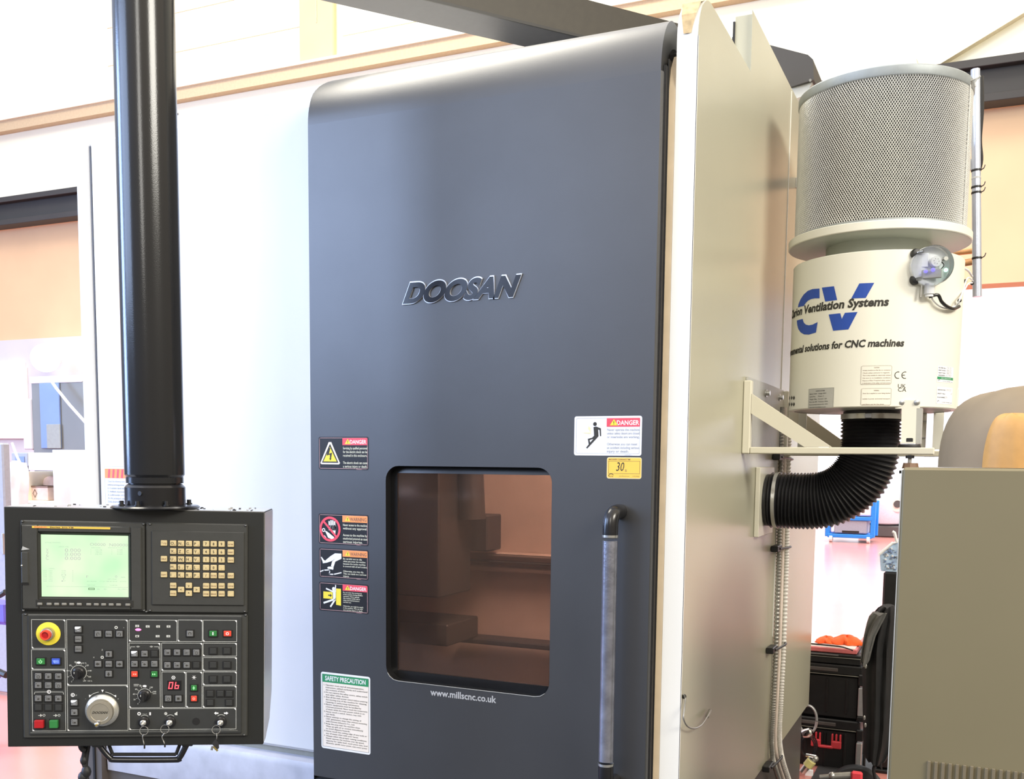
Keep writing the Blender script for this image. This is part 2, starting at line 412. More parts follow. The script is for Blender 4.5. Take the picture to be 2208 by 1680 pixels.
b.add([a-q+Vector((0, -.08, 0)), c-q+Vector((0, -.08, 0)), c+q+Vector((0, -.08, 0)), a+q+Vector((0, -.08, 0)), a-q, c-q, c+q, a+q],
      [(0, 1, 2, 3), (4, 7, 6, 5), (0, 4, 5, 1), (1, 5, 6, 2), (2, 6, 7, 3), (3, 7, 4, 0)], 'wall_soft_tan')
struct(b, 'trim_4')
struct(MB().box((-2.0, WY-.05, 0), (-1.9, WY+.3, 3.0), 'far_white'), 'trim_6')
struct(MB().box((-14, 30, 0), (9, 30.3, 9), 'far_white'), 'wall_far')
b = MB()
for i in range(5):
    x = -6+i*2.4; b.box((x, 29.9, 1.3), (x+2.1, 30, 4.4), 'window_light')
for i in range(6): b.box((-6.3+i*2.4, 29.86, 1.2), (-6.0+i*2.4, 30, 4.5), 'far_white')
struct(b, 'window_1')
# left lit window in the rear wall
p0 = Py(-120, 800, WY); p1 = Py(60, 935, WY)
b = MB().box((p0.x, WY-.03, p1.z), (p1.x, WY, p0.z), 'window_light')
for t in (0, .5, 1):
    x = p0.x+(p1.x-p0.x)*t; b.box((x-.03, WY-.06, p1.z), (x+.03, WY, p0.z), 'white')
b.box((p0.x, WY-.06, p0.z), (p1.x, WY, p0.z+.06), 'white').box((p0.x, WY-.06, p1.z-.06), (p1.x, WY, p1.z), 'white')
struct(b, 'window_2')
# ================================================================== the turning centre
MX, DY, XS = -1.9, -.04, -.732
mc = thing('turning_center', 'large dark grey and white machine tool with tall sliding door', 'machine', (-1.9, .1, 0))
L_, R_ = -1.959, -.8205
# --- door leaf: swept sheet with a rounded top, window opening cut through the flat part
def door_leaf():
    b = MB(); y = DY; x0, x1 = L_, R_; zt = 2.64
    wx0, wx1, wz0, wz1 = Py(832, 1200, y).x, Py(1188, 1200, y).x, Py(1000, 1484, y).z, Py(1000, 1006.5, y).z
    hole = rrect(wx0, wz0, wx1, wz1, .045, 7)
    # ring between hole and a rectangle, as quads/tris by angle
    bm = bmesh.new()
    outer = [(x0, .555), (x1, .555), (x1, zt), (x0, zt)]
    def loop(pts):
        vs = [bm.verts.new((p[0], y, p[1])) for p in pts]; return [bm.edges.new((vs[i], vs[(i+1) % len(vs)])) for i in range(len(vs))]
    es = loop(outer)+loop(hole); bmesh.ops.triangle_fill(bm, use_beauty=True, use_dissolve=False, edges=es, normal=(0, -1, 0))
    bm.verts.index_update(); b.add([v.co[:] for v in bm.verts], [[v.index for v in f.verts] for f in bm.faces], 'door_grey'); bm.free()
    # reveal of the opening
    n = len(hole); b.add([(p[0], y, p[1]) for p in hole]+[(p[0], y+.034, p[1]) for p in hole], [(i, n+i, n+(i+1) % n, (i+1) % n) for i in range(n)], 'gasket')
    # rounded top
    prof = [(y, zt, 0)]; R0, RY = .165, .12
    for k in range(1, 15):
        t = math.radians(90*k/14); prof.append((y+RY*(1-math.cos(t)), zt+R0*math.sin(t), 0))
    prof.append((y+.19, zt+R0, 0))
    rows = []
    for yy, zz, _ in prof:
        u = min(max((zz-(zt+.09))/(R0-.09), 0), 1); ins = .075*(1-math.sqrt(max(1-u*u, 0)))
        rows.append((yy, zz, ins))
    vs = []; fs = []; NX = 8
    for yy, zz, ins in rows:
        for k in range(NX+1):
            vs.append((x0+ins+(x1-x0-ins)*k/NX, yy, zz))
    for i in range(len(rows)-1):
        for k in range(NX):
            a = i*(NX+1)+k; fs.append((a, a+1, a+NX+2, a+NX+1))
    b.add(vs, fs, 'door_grey')
    # left and right return edges
    for x, sgn in ((x0, 1), (x1, -1)):
        e = [(x, y, .02), (x, y+.004, .02)]
        b.add([(x, y, .02), (x, y, zt), (x-sgn*.004, y+.006, .02), (x-sgn*.004, y+.006, zt), (x-sgn*.004, y+.035, .02), (x-sgn*.004, y+.035, zt)], [(0, 1, 3, 2), (2, 3, 5, 4)], 'door_grey')
    # end cheeks of the curved top
    for x, ii in ((x1, 0), (x0, 1)):
        out = [(x+(r[2] if ii else 0), r[0], r[1]) for r in rows]; inn = [(x+(.0 if not ii else r[2]), y+.045+(r[0]-y)*.8, zt-.02+(r[1]-zt)*.72) for r in rows]
        b.add(out+inn, [(i, i+1, len(rows)+i+1, len(rows)+i) for i in range(len(rows)-1)], 'door_grey')
    # back sheet
    b.box((x0+.004, y+.034, .02), (wx0, y+.036, zt), 'door_grey'); b.box((wx1, y+.034, .02), (x1-.004, y+.036, zt), 'door_grey')
    b.box((wx0, y+.034, .02), (wx1, y+.036, wz0), 'door_grey'); b.box((wx0, y+.034, wz1), (wx1, y+.036, zt), 'door_grey')
    # lower kick panel below a joint
    b.rbox((x0, y+.002, .02), (x1, y+.034, .545), 'door_grey', .004).box((x0, y+.012, .54), (x1, y+.034, .56), 'black')
    return b, (wx0, wx1, wz0, wz1)
b, (wx0, wx1, wz0, wz1) = door_leaf()
door = b.build('door', mc, smooth=40); door['label'] = 'dark grey sliding door with rounded top edge'
def sub(mb, name, parent=door, **k): return mb.build(name, parent, **k)
# gasket and pane
b = MB(); o = rrect(wx0-.002, wz0-.002, wx1+.002, wz1+.002, .045, 7); pa = rrect(wx0+.028, wz0+.028, wx1-.010, wz1-.022, .004, 7); n = len(o)
b.add([(p[0], DY+.030, p[1]) for p in o]+[(p[0], DY+.024, p[1]) for p in pa], [(i, (i+1) % n, n+(i+1) % n, n+i) for i in range(n)], 'gasket')
b.add([(p[0], DY+.024, p[1]) for p in pa]+[(p[0], DY+.032, p[1]) for p in pa], [(i, (i+1) % n, n+(i+1) % n, n+i) for i in range(n)], 'gasket')
sub(b, 'window_gasket')
b = MB().box((wx0+.026, DY+.027, wz0+.026), (wx1-.008, DY+.033, wz1-.02), 'tinted_pane'); sub(b, 'window_pane', smooth=0)['label'] = 'brown tinted viewing window'
# thin bright line along the window's lower lip
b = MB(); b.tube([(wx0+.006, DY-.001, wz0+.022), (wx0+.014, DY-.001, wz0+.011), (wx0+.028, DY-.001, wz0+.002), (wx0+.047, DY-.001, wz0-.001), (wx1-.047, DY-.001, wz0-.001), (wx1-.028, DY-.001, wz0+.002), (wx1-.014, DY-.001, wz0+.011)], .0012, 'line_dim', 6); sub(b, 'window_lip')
# handle
hx, hy = -.914, -.108
zt_, zb_ = Py(1318, 1157, hy).z, Py(1318, 1650, hy).z
b = MB().tube([(hx, hy, zt_-.012), (hx, hy, zb_+.01)], .0205, 'handle_steel', 24)
for zz, sg in ((zt_, 1), (zb_, -1)):
    b.tube([(hx, hy, zz-sg*.004), (hx, hy, zz+sg*.012), (hx, hy+.003, zz+sg*.042), (hx+.002, hy+.014, zz+sg*.060), (hx+.004, hy+.034, zz+sg*.066), (hx+.004, DY+.001, zz+sg*.066)], .0215, 'black_gloss', 24, sub=5)
    b.lathe([(.022, -.003), (.0222, 0), (.022, .004)], (hx, hy, zz), 'steel', 24)
sub(b, 'door_handle')['label'] = 'worn steel tube handle with black elbows'
# door seal strip beside the right edge
b = MB().box((R_+.001, DY+.020, .03), (R_+.009, .034, 2.66), 'rubber').box((R_+.009, DY+.036, .03), (R_+.012, .02, 2.68), 'black'); sub(b, 'door_seal', mc)
# raised maker's lettering
def dmap(u, v, h): return Vector((u, DY-h, v))
b = MB(); Fd = Flat(b, post=dmap)
p0 = Py(870, 651, DY); p1 = Py(1125, 598, DY); W0 = p1.x-p0.x; zb = Py(1000, 645, DY).z; Hc = Py(1000, 605, DY).z-zb
def raised(txt, u, v, h, w, mt, z0, z1, bold, shear):
    vs, fs = glyphs(txt, bold, 10); x0 = min(q[0] for q in vs); x1 = max(q[0] for q in vs); sc = h/.682; sx = (w-shear*h)/(x1-x0)
    P = [(u+(a-x0)*sx+c*sc*shear, v+c*sc) for a, c in vs]; n = len(P)
    ec = {}
    for f in fs:
        for i in range(len(f)):
            e = (f[i], f[(i+1) % len(f)]); ec[e] = ec.get(e, 0)+1
    fr = [f for f in fs]; sd = [(e[0]+n, e[1]+n, e[1], e[0]) for e in ec if (e[1], e[0]) not in ec]
    b.add([(x, DY-z0, z) for x, z in P]+[(x, DY-z1, z) for x, z in P], [[i+n for i in f] for f in fr]+sd, mt)
raised('DOOSAN', p0.x-.001, zb-.001, Hc+.004, W0+.002, 'logo_rim', 0, .004, .056, .42)
raised('DOOSAN', p0.x+.0015, zb, Hc+.0005, W0-.003, 'logo_dark', .0035, .0052, .046, .42)
sub(b, 'raised_lettering', smooth=0)
b = MB(); Fd = Flat(b, post=dmap)
q0 = Py(928, 1499, DY); q1 = Py(1070, 1515, DY)
Fd.text('www.millscnc.co.uk', q0.x, q0.z, .020, 'grey_mark', 1, q1.x-q0.x, bold=.022); sub(b, 'printed_address', smooth=0)
# ---- stickers
def sticker(px0, py0, px1, py1, thick=.0006):
    a = Py(px0, py0, DY); c = Py(px1, py1, DY); return a.x, a.z, c.x-a.x, a.z-c.z
def warn(name, box, kind, head, draw, lines, label, fs=.0088, lead=.0125, gap_after=None):
    x, z, w, h = box; b = MB(); k = Flat(b, post=lambda u, v, t: Vector((x+u, DY-.0004-t, z-v)))
    T = lambda s, u, v, hh, mt, lay, **kk: Flat(b, post=lambda a, c, t: Vector((x+a, DY-.0004-t, z+c))).text(s, u, -v, hh, mt, lay, **kk)
    k.poly(rrect(0, 0, w, h, .006, 3), 'label_black' if kind == 'b' else 'label_white', 0)
    m = .004 if kind == 'b' else .006
    k.line(rrect(m, m, w-m, h-m, .003, 2), .0012 if kind == 'b' else .0008, 'pink_line' if kind == 'b' else 'grey_text', 1, closed=True)
    hx_ = w*.485; hh = h*.215; col = {'DANGER': 'danger_red', 'WARNING': 'orange'}[head]
    k.rect(hx_, m, w-m, m+hh, col, 2)
    t0 = hx_+w*.045; k.poly([(t0, m+hh*.86), (t0+hh*1.05, m+hh*.86), (t0+hh*.52, m+hh*.1)], 'label_yellow', 3)
    k.poly([(t0+.002, m+hh*.80), (t0+hh*1.05-.002, m+hh*.80), (t0+hh*.52, m+hh*.18)], 'yellow', 4)
    k.rect(t0+hh*.52-.0009, m+hh*.35, t0+hh*.52+.0009, m+hh*.62, 'ink', 5); k.disc(t0+hh*.52, m+hh*.70, .001, 'ink', 5, 8)
    T(head, hx_+w*.15, m+hh*.80, hh*.52, 'white' if head == 'DANGER' else 'ink_brown', 3, w=w*.325, bold=.02 if head == 'DANGER' else .01)
    v = m+hh; lead = min(lead, (h-v-m-.001)/(len(lines)+.35)); fs = min(fs, lead*.66); v += lead*1.15; tx = 'text_cream' if kind == 'b' else 'grey_text'
    for ln in lines:
        if ln: T(ln, hx_+.002, v, fs, tx, 2, w=min(len(ln)*fs*.72*.85, w*.5-m), bold=.012)
        v += lead
    T('DANGER-2' if head == 'DANGER' else 'WARN-4', w*.76, h-.0008, .003, 'pink_line' if kind == 'b' else 'grey_text', 2)
    draw(k, w, h); s = sub(b, name, smooth=0); s['label'] = label
def d_bolt(k, w, h):
    cx, t, bt = w*.235, h*.16, h*.80; hw = w*.20
    k.poly([(cx-hw, bt), (cx-hw+.004, bt+.004), (cx+hw-.004, bt+.004), (cx+hw, bt), (cx+.005, t), (cx-.005, t)], 'label_cream', 2)
    k.poly([(cx-hw+.006, bt-.001), (cx+hw-.006, bt-.001), (cx+.001, t+.007), (cx-.001, t+.007)], 'ink', 3)
    k.poly([(cx-hw+.012, bt-.005), (cx+hw-.012, bt-.005), (cx, t+.015)], 'yellow', 4)
    k.poly([(cx-.006, h*.34), (cx+.002, h*.34), (cx-.004, h*.52), (cx+.008, h*.48), (cx+.004, h*.66), (cx+.006, h*.655), (cx+.001, h*.72), (cx-.003, h*.65), (cx+.0, h*.655), (cx+.0, h*.54), (cx-.013, h*.57)], 'ink', 5)
def d_nohand(k, w, h):
    cx, cy = w*.235, h*.5
    for i in range(4): k.poly([(cx-.006+i*.007, cy-.030+abs(i-1.5)*.003), (cx-.001+i*.007, cy-.030+abs(i-1.5)*.003), (cx+.001+i*.007, cy+.004), (cx-.005+i*.007, cy+.004)], 'white', 2)
    k.poly([(cx-.006, cy-.012), (cx+.022, cy-.014), (cx+.020, cy+.018), (cx+.008, cy+.012)], 'white', 2)
    k.poly([(cx-.020, cy+.006), (cx-.012, cy+.008), (cx+.016, cy+.026), (cx+.010, cy+.034), (cx-.008, cy+.028)], 'white', 2)
    k.ring(cx-.025, cy+.004, .005, .003, 'white', 2, n=8); k.line([(cx-.022, cy+.022), (cx-.016, cy+.028)], .002, 'white', 2)
    k.ring(cx, cy, .0365, .008, 'danger_red', 3); k.line([(cx-.025, cy-.025), (cx+.025, cy+.025)], .007, 'danger_red', 4)
def d_slip(k, w, h):
    P = lambda *a: [(q[0]*w, q[1]*h) for q in a]
    k.poly(P((.46, .16), (.33, .16), (.24, .26), (.13, .42), (.15, .50), (.27, .42), (.34, .33), (.27, .44), (.245, .60), (.30, .62), (.335, .44), (.46, .33)), 'white', 2)
    k.poly(P((.04, .32), (.055, .30), (.10, .40), (.14, .44), (.145, .50), (.08, .52), (.075, .46)), 'white', 3)
    k.poly(P((.17, .65), (.20, .62), (.285, .61), (.30, .64), (.29, .72), (.26, .71), (.18, .69)), 'white', 3)
    k.line(P((.03, .80), (.10, .75), (.21, .73), (.23, .76), (.205, .84), (.22, .875), (.30, .87), (.45, .80)), .0035, 'white', 2)
def d_crush(k, w, h):
    P = lambda *a: [(q[0]*w, q[1]*h) for q in a]
    k.poly(P((.09, .33), (.28, .33), (.28, .57), (.09, .57)), 'yellow', 2); k.poly(P((.35, .20), (.45, .20), (.45, .78), (.35, .76)), 'yellow', 2)
    k.poly(P((.19, .43), (.23, .43), (.23, .39), (.265, .45), (.23, .51), (.23, .47), (.19, .47)), 'ink', 3)
    k.poly(P((.285, .24), (.345, .28), (.345, .50), (.33, .60), (.29, .60)), 'white', 3)
    k.disc(.305*w, .22*h, .0065, 'white', 4, 12)
    k.line(P((.34, .30), (.345, .10)), .004, 'white', 4); k.line(P((.30, .32), (.16, .23)), .005, 'white', 4)
    k.line(P((.31, .58), (.11, .72)), .006, 'white', 4); k.line(P((.325, .60), (.245, .82)), .006, 'white', 4)
def d_fall(k, w, h):
    P = lambda *a: [((q[0]-170)/1350*w, (q[1]-165)/800*h) for q in a]
    c = P((590, 325))[0]; k.poly(circ(c[0], c[1], .0056, 16), 'ink', 2)
    k.poly(P((560, 385), (615, 375), (710, 412), (718, 570), (695, 572), (684, 445), (655, 432), (665, 570), (655, 585), (440, 825), (418, 805), (470, 740), (450, 625), (540, 600), (575, 560), (570, 480)), 'ink', 2)
    k.poly(P((488, 652), (560, 630), (500, 700)), 'label_white', 3)
    k.poly(P((285, 503), (500, 495), (465, 430), (448, 440), (460, 362), (515, 418), (498, 420), (512, 525)), 'label_rim', 2)
warn('danger_label', sticker(687, 942, 795, 1014), 'b', 'DANGER', d_bolt, ['Servicing by qualified personnel', 'for the electric shock can be', 'received in this enclosure.', '', 'The electric shock can cause', 'a serious injury or death.'], 'black sticker with a yellow high voltage triangle', .0075, .0120)
warn('warning_label', sticker(687, 1107, 795, 1178), 'b', 'WARNING', d_nohand, ['Never access to the machine', 'without any approval.', '', 'Access to the machine by', 'unauthorized personnel can cause', 'serious injuries.'], 'black sticker with a crossed out red circle', .0075, .0122)
warn('warning_label', sticker(688, 1181, 795, 1252), 'b', 'WARNING', d_slip, ['Be careful not to slip', 'when you enter the machine', 'because the inside machine', 'is covered with oil and coolant.', '', 'Otherwise, you may slip.', 'This can leads to a serious', 'injury.'], 'black sticker with slipping white legs', .0072, .0112)
warn('danger_label', sticker(688, 1254, 795, 1325), 'b', 'DANGER', d_crush, ['Do not enter the moving area', 'of the machine during machine', 'operation. Never operate', 'the machine while unit is', 'setup and maintenance is', 'carried out.', '', 'Otherwise, you might be caught', 'in the machine. This can lead', 'to a serious injury or death.'], 'black sticker with a figure crushed between yellow blocks', .0068, .0096)
warn('danger_label', sticker(1239, 898, 1383, 983), 'w', 'DANGER', d_fall, ['Never operate the machine', 'unless safety doors are closed', 'or interlocks are working.', '', 'Otherwise you can meet', 'an accident including serious', 'injury or death.'], 'white sticker with a falling black figure', .0068, .0115)
# safety precaution sheet
x, z, w, h = sticker(692, 1448, 799, 1627); h = Py(692, 1448, DY).z-Py(692, 1612, DY).z
b = MB(); k = Flat(b, post=lambda u, v, t: Vector((x+u, DY-.0004-t, z-v))); k2 = Flat(b, post=lambda u, v, t: Vector((x+u, DY-.0004-t, z+v)))
k.poly(rrect(0, 0, w, h, .008, 4), 'white', 0); k.rect(.006, .007, w-.006, h-.007, 'label_cream', 1); k.line([(.006, .007), (w-.006, .007), (w-.006, h-.007), (.006, h-.007)], .0008, 'ink', 2, True)
k.rect(.006, .007, w-.006, .033, 'green', 2); k2.text('SAFETY PRECAUTION', .017, -.027, .0145, 'white', 3, w=w-.034, bold=.022)
v = .0445; LD = (h-.0445-.009)/25
for ln in ['1.|Operator must read all manuals(operation,', '|instruction, safety) perfectly and understand', '|the contents of them.', '2.|Do not remove the safety covers, safety switch', '|and other safety devices.', '3.|Shut off the main power switch before entering', '|the moving area of the machine for cleaning,', '|repairing or performing maintenance.', '4.|Electric equipments must be handled by', '|a licensed personnel. Never touch the components', '|of them while the main power switch is on.', '5.|Never touch a switch, button, key with', '|wet hands.', '6.|Never attempt to change the setting of', '|CNC parameters, keep relay without exceuting', '|with Doosan Infracore Co., Ltd.', '7.|Keep the area near the machine clean.', '|Wipe up split oil or coolant immediately', '|to avoid slippery hazards.', '8.|Never touch the cutting edge of any tools or', '|any of waste chips with your hands.', '9.|Always select the proper cutting conditions.', '|Never operate the machine over tip speed,', '|capacity for table load, work piece size, tool', '|dimension, spindle motor power, axes motor power.']:
    a, t = ln.split('|')
    if a: k2.text(a, .012, -v, LD*.56, 'ink', 2, bold=.008)
    k2.text(t, .019, -v, LD*.56, 'ink', 2, w=min(len(t)*.0036, w-.030), bold=.008); v += LD
sub(b, 'safety_notice', smooth=0)['label'] = 'white notice with a green heading'
# yellow tag
x, z, w, h = sticker(1309, 986, 1383, 1033)
b = MB(); k2 = Flat(b, post=lambda u, v, t: Vector((x+u, DY-.0004-t, z-h+v)))
k2.poly(rrect(0, 0, w, h, .006, 4), 'label_rim', 0); k2.poly(rrect(.002, .002, w-.002, h-.002, .005, 4), 'label_yellow', 1)
k2.line([(.005, h*.24), (w-.005, h*.24), (w-.005, h*.82), (.005, h*.82)], .0008, 'ink_brown', 2, True)
k2.text('MACHINERY CLEARANCE TIME', .006, h*.87, .0036, 'ink_brown', 2, w=w*.62, bold=.02)
k2.text('30', w*.27, h*.36, .024, 'ink', 2, w=.022, shear=.15); k2.text('s', w*.53, h*.33, .009, 'ink_brown', 2, w=.005)
k2.ring(w*.13, h*.09, .008, .0016, 'ink', 2, 30, 170, 10); k2.text('FILTA', w*.07, h*.07, .0035, 'ink', 2); k2.text('www.filtermist.co.uk', w*.36, h*.10, .0026, 'ink_brown', 2, w=w*.3); k2.text('01952290500', w*.75, h*.10, .0026, 'ink_brown', 2, w=w*.19)
sub(b, 'yellow_tag', smooth=0)['label'] = 'yellow sticker with 30 written by hand'
# --- fixed frame on the right: cream strip, white post, side sheets
b = MB().prism([(.0, .02), (.0, 2.60), (.012, 2.66), (.04, 2.70), (.05, .02)], 0, -.8085, -.7905, 'cream_strip')
sub(b, 'inner_strip', mc)['label'] = 'narrow stained cream strip'
arc = [(.13*(1-math.sin(math.radians(90-90*k/8))), 2.73+.13*math.sin(math.radians(90*k/8))) for k in range(9)]
arc = [(.13-.13*math.cos(math.radians(90*k/8)), 2.73+.13*math.sin(math.radians(90*k/8))) for k in range(9)]
b = MB().prism([(0, .02)]+arc+[(.16, 2.86), (.06, 2.6), (.06, .02)], 0, -.7900, XS-.0015, 'post_white')
pst = sub(b, 'corner_post', mc, smooth=30)
b = MB(); P_ = [( -.777, .018), (-.748, .018)]
cs = [(.0, 2.738), (.012, 2.79), (.04, 2.83), (.10, 2.857)]
for (ya, za), (yb, zb2), wa, wb in ((cs[0], cs[1], .010, .020), (cs[1], cs[2], .020, .026), (cs[2], cs[3], .026, .026)):
    m_ = -.762; o_ = .0012
    b.add([(m_-wa, ya-o_*2, za+.001), (m_+wa, ya-o_*2, za+.001), (m_+wb, yb-o_*2, zb2+.003), (m_-wb, yb-o_*2, zb2+.003)], [(0, 1, 2, 3)], 'dust')
sub(b, 'dust_patch', mc)['label'] = 'tan dust on the rounded top of the post'
arc2 = [(a, c) for a, c in arc]
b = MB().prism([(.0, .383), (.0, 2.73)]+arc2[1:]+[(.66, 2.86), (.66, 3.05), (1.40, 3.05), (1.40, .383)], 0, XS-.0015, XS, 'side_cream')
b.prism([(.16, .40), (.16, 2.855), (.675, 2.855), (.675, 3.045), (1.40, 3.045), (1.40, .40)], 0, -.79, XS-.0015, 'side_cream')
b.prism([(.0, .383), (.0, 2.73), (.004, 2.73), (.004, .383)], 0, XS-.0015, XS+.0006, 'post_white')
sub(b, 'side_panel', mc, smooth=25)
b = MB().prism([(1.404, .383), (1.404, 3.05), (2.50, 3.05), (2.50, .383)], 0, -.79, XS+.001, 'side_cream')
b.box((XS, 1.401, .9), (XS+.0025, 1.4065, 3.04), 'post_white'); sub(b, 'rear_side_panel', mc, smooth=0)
b = MB().box((-.797, .672, 2.88), (-.7905, .70, 3.03), 'black').box((-.803, .69, 2.9), (-.79, .72, 2.99), 'black'); sub(b, 'hinge_bracket', mc)
# hood at the back
hp = [Py(*q, 1.95) for q in ((1640, 90), (1664, 98), (1742, 118), (1753, 128), (1755, 172), (1705, 187), (1650, 176))]
b = MB().prism([(p.x, p.z) for p in hp], 1, 1.95, 2.4, 'plate_grey'); b.m = [b.mi('steel_beam')]*len(b.m)
pp = [Py(*q, 1.97) for q in ((1700, 180), (1752, 176), (1738, 205), (1712, 214))]; b.prism([(p.x, p.z) for p in pp], 1, 1.97, 2.2, 'bracket_grey')
b.cyl(Py(1747, 173, 1.949), Py(1747, 173, 1.945), .006, 'steel', 8)
sub(b, 'rear_hood', mc)['label'] = 'dark grey hood behind the side panel'
# --- left cover and roof
CYP = .08; cx0 = Py(165, 700, CYP).x+.012; cx1 = -1.94; ctop = Py(668, 222, CYP).z; cbot = Py(678, 1625, CYP).z
b = MB(); sx_ = Py(202, 700, CYP).x
b.rbox((cx0, CYP, cbot), (sx_-.0015, .4, ctop), 'panel_white', .012); b.rbox((sx_+.0015, CYP, cbot), (cx1, .4, ctop), 'panel_white', .012)
b.box((sx_-.003, CYP+.006, cbot+.02), (sx_+.003, .3, ctop-.02), 'plinth')
cv = sub(b, 'front_cover', mc); cv['label'] = 'tall white front cover left of the door'
b = MB().box((cx0+.03, CYP+.03, ctop-.02), (-.80, 2.48, ctop+.045), 'post_white')
b.box((-3.05, .4, .4), (-3.0, 2.48, ctop), 'side_cream').box((-3.0, 2.43, .4), (-.80, 2.48, ctop), 'side_cream')
sub(b, 'roof', mc)
b = MB(); ra = Py(388, 240, .14); rb = Py(668, 203, .14)
b.rbox((ra.x, .14, ctop+.045), (-1.96, .17, ctop+.068), 'white', .003).box((ra.x-.09, .145, ctop+.045), (ra.x-.01, .165, ctop+.060), 'white')
b.box((ra.x-.012, .135, ctop+.046), (ra.x-.006, .139, ctop+.064), 'plinth')
sub(b, 'roof_rail', mc)
# lower parts
b = MB(); sb = Py(678, 1646, .13).z
b.box((-3.05, .13, .3), (-1.97, .4, cbot+.01), 'plinth_light'); b.box((-3.04, .10, sb), (-1.99, .14, cbot), 'plate_grey')  # grey strip has the shade under the cover put into its colour
sub(b, 'recessed_strip', mc)['label'] = 'shadowed recess under the cover'
lx0 = Py(232, 1640, .05).x
b = MB(); zl = Py(678, 1648, .05).z; zk = Py(350, 1681, .05).z
b.prism([(.05, zk), (.045, zl-.02), (.055, zl), (.14, zl+.012), (.14, zk)], 0, lx0, -1.95, 'plinth_light')
sub(b, 'chip_pan_front', mc)
b = MB().box((-3.0, .06, .02), (-1.95, .5, zk), 'plinth').box((-1.98, .0, .02), (-.80, .5, .55), 'plinth')
b.box((lx0-.11, .03, .02), (lx0-.01, .4, cbot-.03), 'plinth'); b.box((lx0-.05, .025, .05), (lx0-.04, .03, cbot-.05), 'black')
b.box((-.80, .02, .0), (-.775, 2.44, .40), 'plinth').box((-3.0, .35, 0), (-.78, 2.44, .42), 'plinth')
b.rbox((-.80, .04, .0), (XS-.02, 2.43, .384), 'plinth', .01)
sub(b, 'machine_base', mc)['label'] = 'dark base under the side panel'
# working chamber behind the window
b = MB()
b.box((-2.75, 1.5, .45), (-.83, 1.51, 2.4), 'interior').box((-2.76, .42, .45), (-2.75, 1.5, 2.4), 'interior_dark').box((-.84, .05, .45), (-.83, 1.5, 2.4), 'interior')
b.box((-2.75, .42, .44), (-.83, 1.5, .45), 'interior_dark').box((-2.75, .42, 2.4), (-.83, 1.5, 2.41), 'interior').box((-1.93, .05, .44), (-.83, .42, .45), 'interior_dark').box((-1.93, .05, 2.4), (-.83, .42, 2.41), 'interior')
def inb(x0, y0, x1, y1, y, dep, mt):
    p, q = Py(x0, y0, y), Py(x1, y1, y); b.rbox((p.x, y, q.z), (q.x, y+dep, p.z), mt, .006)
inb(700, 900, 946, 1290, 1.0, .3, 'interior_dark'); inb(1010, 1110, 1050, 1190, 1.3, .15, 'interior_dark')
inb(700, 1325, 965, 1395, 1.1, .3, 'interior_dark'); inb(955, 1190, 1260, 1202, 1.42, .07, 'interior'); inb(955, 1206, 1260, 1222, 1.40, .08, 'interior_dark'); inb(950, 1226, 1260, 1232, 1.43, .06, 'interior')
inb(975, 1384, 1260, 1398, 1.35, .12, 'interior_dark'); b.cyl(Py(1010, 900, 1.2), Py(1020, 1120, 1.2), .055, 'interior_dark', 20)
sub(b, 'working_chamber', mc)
l = bpy.data.lights.new('chamber_lamp', 'AREA'); l.size = .5; l.energy = 70; l.color = (1, .86, .74)
o = bpy.data.objects.new('chamber_lamp', l); COL.objects.link(o); o.location = (-1.25, .75, 2.35); o['kind'] = 'structure'
# hose strap (thin hooked cable) on the side panel
t = thing('hanging_hook', 'thin bent wire hook on the lower cream side panel', 'hook', Px(1476, 1495, XS))
pts = [Px(x, y, XS+.006+o) for x, y, o in ((1474, 1497, 0), (1478, 1508, .004), (1476, 1530, .010), (1474, 1550, .012), (1482, 1566, .014), (1497, 1571, .014), (1512, 1564, .012), (1524, 1547, .010), (1529, 1537, .008))]
b = MB().tube(pts, .0024, 'steel_dull', 8, sub=5); b.build('wire', t)
b = MB().tube([Px(1525, 1546, XS+.012), Px(1531, 1532, XS+.010)], .0055, 'steel_dull', 10); b.build('tip', t)
b = MB().sphere(Px(1475, 1502, XS+.004)[:], .007, 'black', 10, 6); b.build('eyelet', t)
# paper notice on the far left cover
b = MB(); nb = [Py(226, 1006, CYP), Py(296, 1090, CYP)]; w = nb[1].x-nb[0].x; h = nb[0].z-nb[1].z+.03
k2 = Flat(b, post=lambda u, v, t: Vector((nb[0].x+u, CYP-.0005-t, nb[0].z-h+v)))
k2.rect(0, 0, w, h, 'label_white', 0); k2.line([(0, 0), (0, h), (w, h), (w, 0)], .0008, 'grey_text', 1, True)
k2.rect(.0, h-.043, w, h-.008, 'orange', 2)
for i in range(6): k2.poly([(.015+i*.022, h-.042), (.024+i*.022, h-.042), (.028+i*.022, h-.010), (.019+i*.022, h-.010)], 'danger_red', 3)
for i in range(7):
    k2.text(['Check the following items', 'before turning power on.', '1. Coolant level and filter', '2. Hydraulic oil pressure', '3. Lubrication oil level', '4. Air pressure and leaks', '   Daily inspection table'][i], .014, h-.058-i*.0125, .006, 'grey_text', 2, w=.085+.012*(i % 3), bold=.01)
for i in range(8): k2.line([(.012, .012+i*.013), (w-.01, .012+i*.013)], .0006, 'grey_text', 2)
for i in range(6): k2.line([(.012+i*(w-.022)/5, .012), (.012+i*(w-.022)/5, .103)], .0006, 'grey_text', 2)
b.build('inspection_label', cv, smooth=0)['label'] = 'white table label with an orange red band'
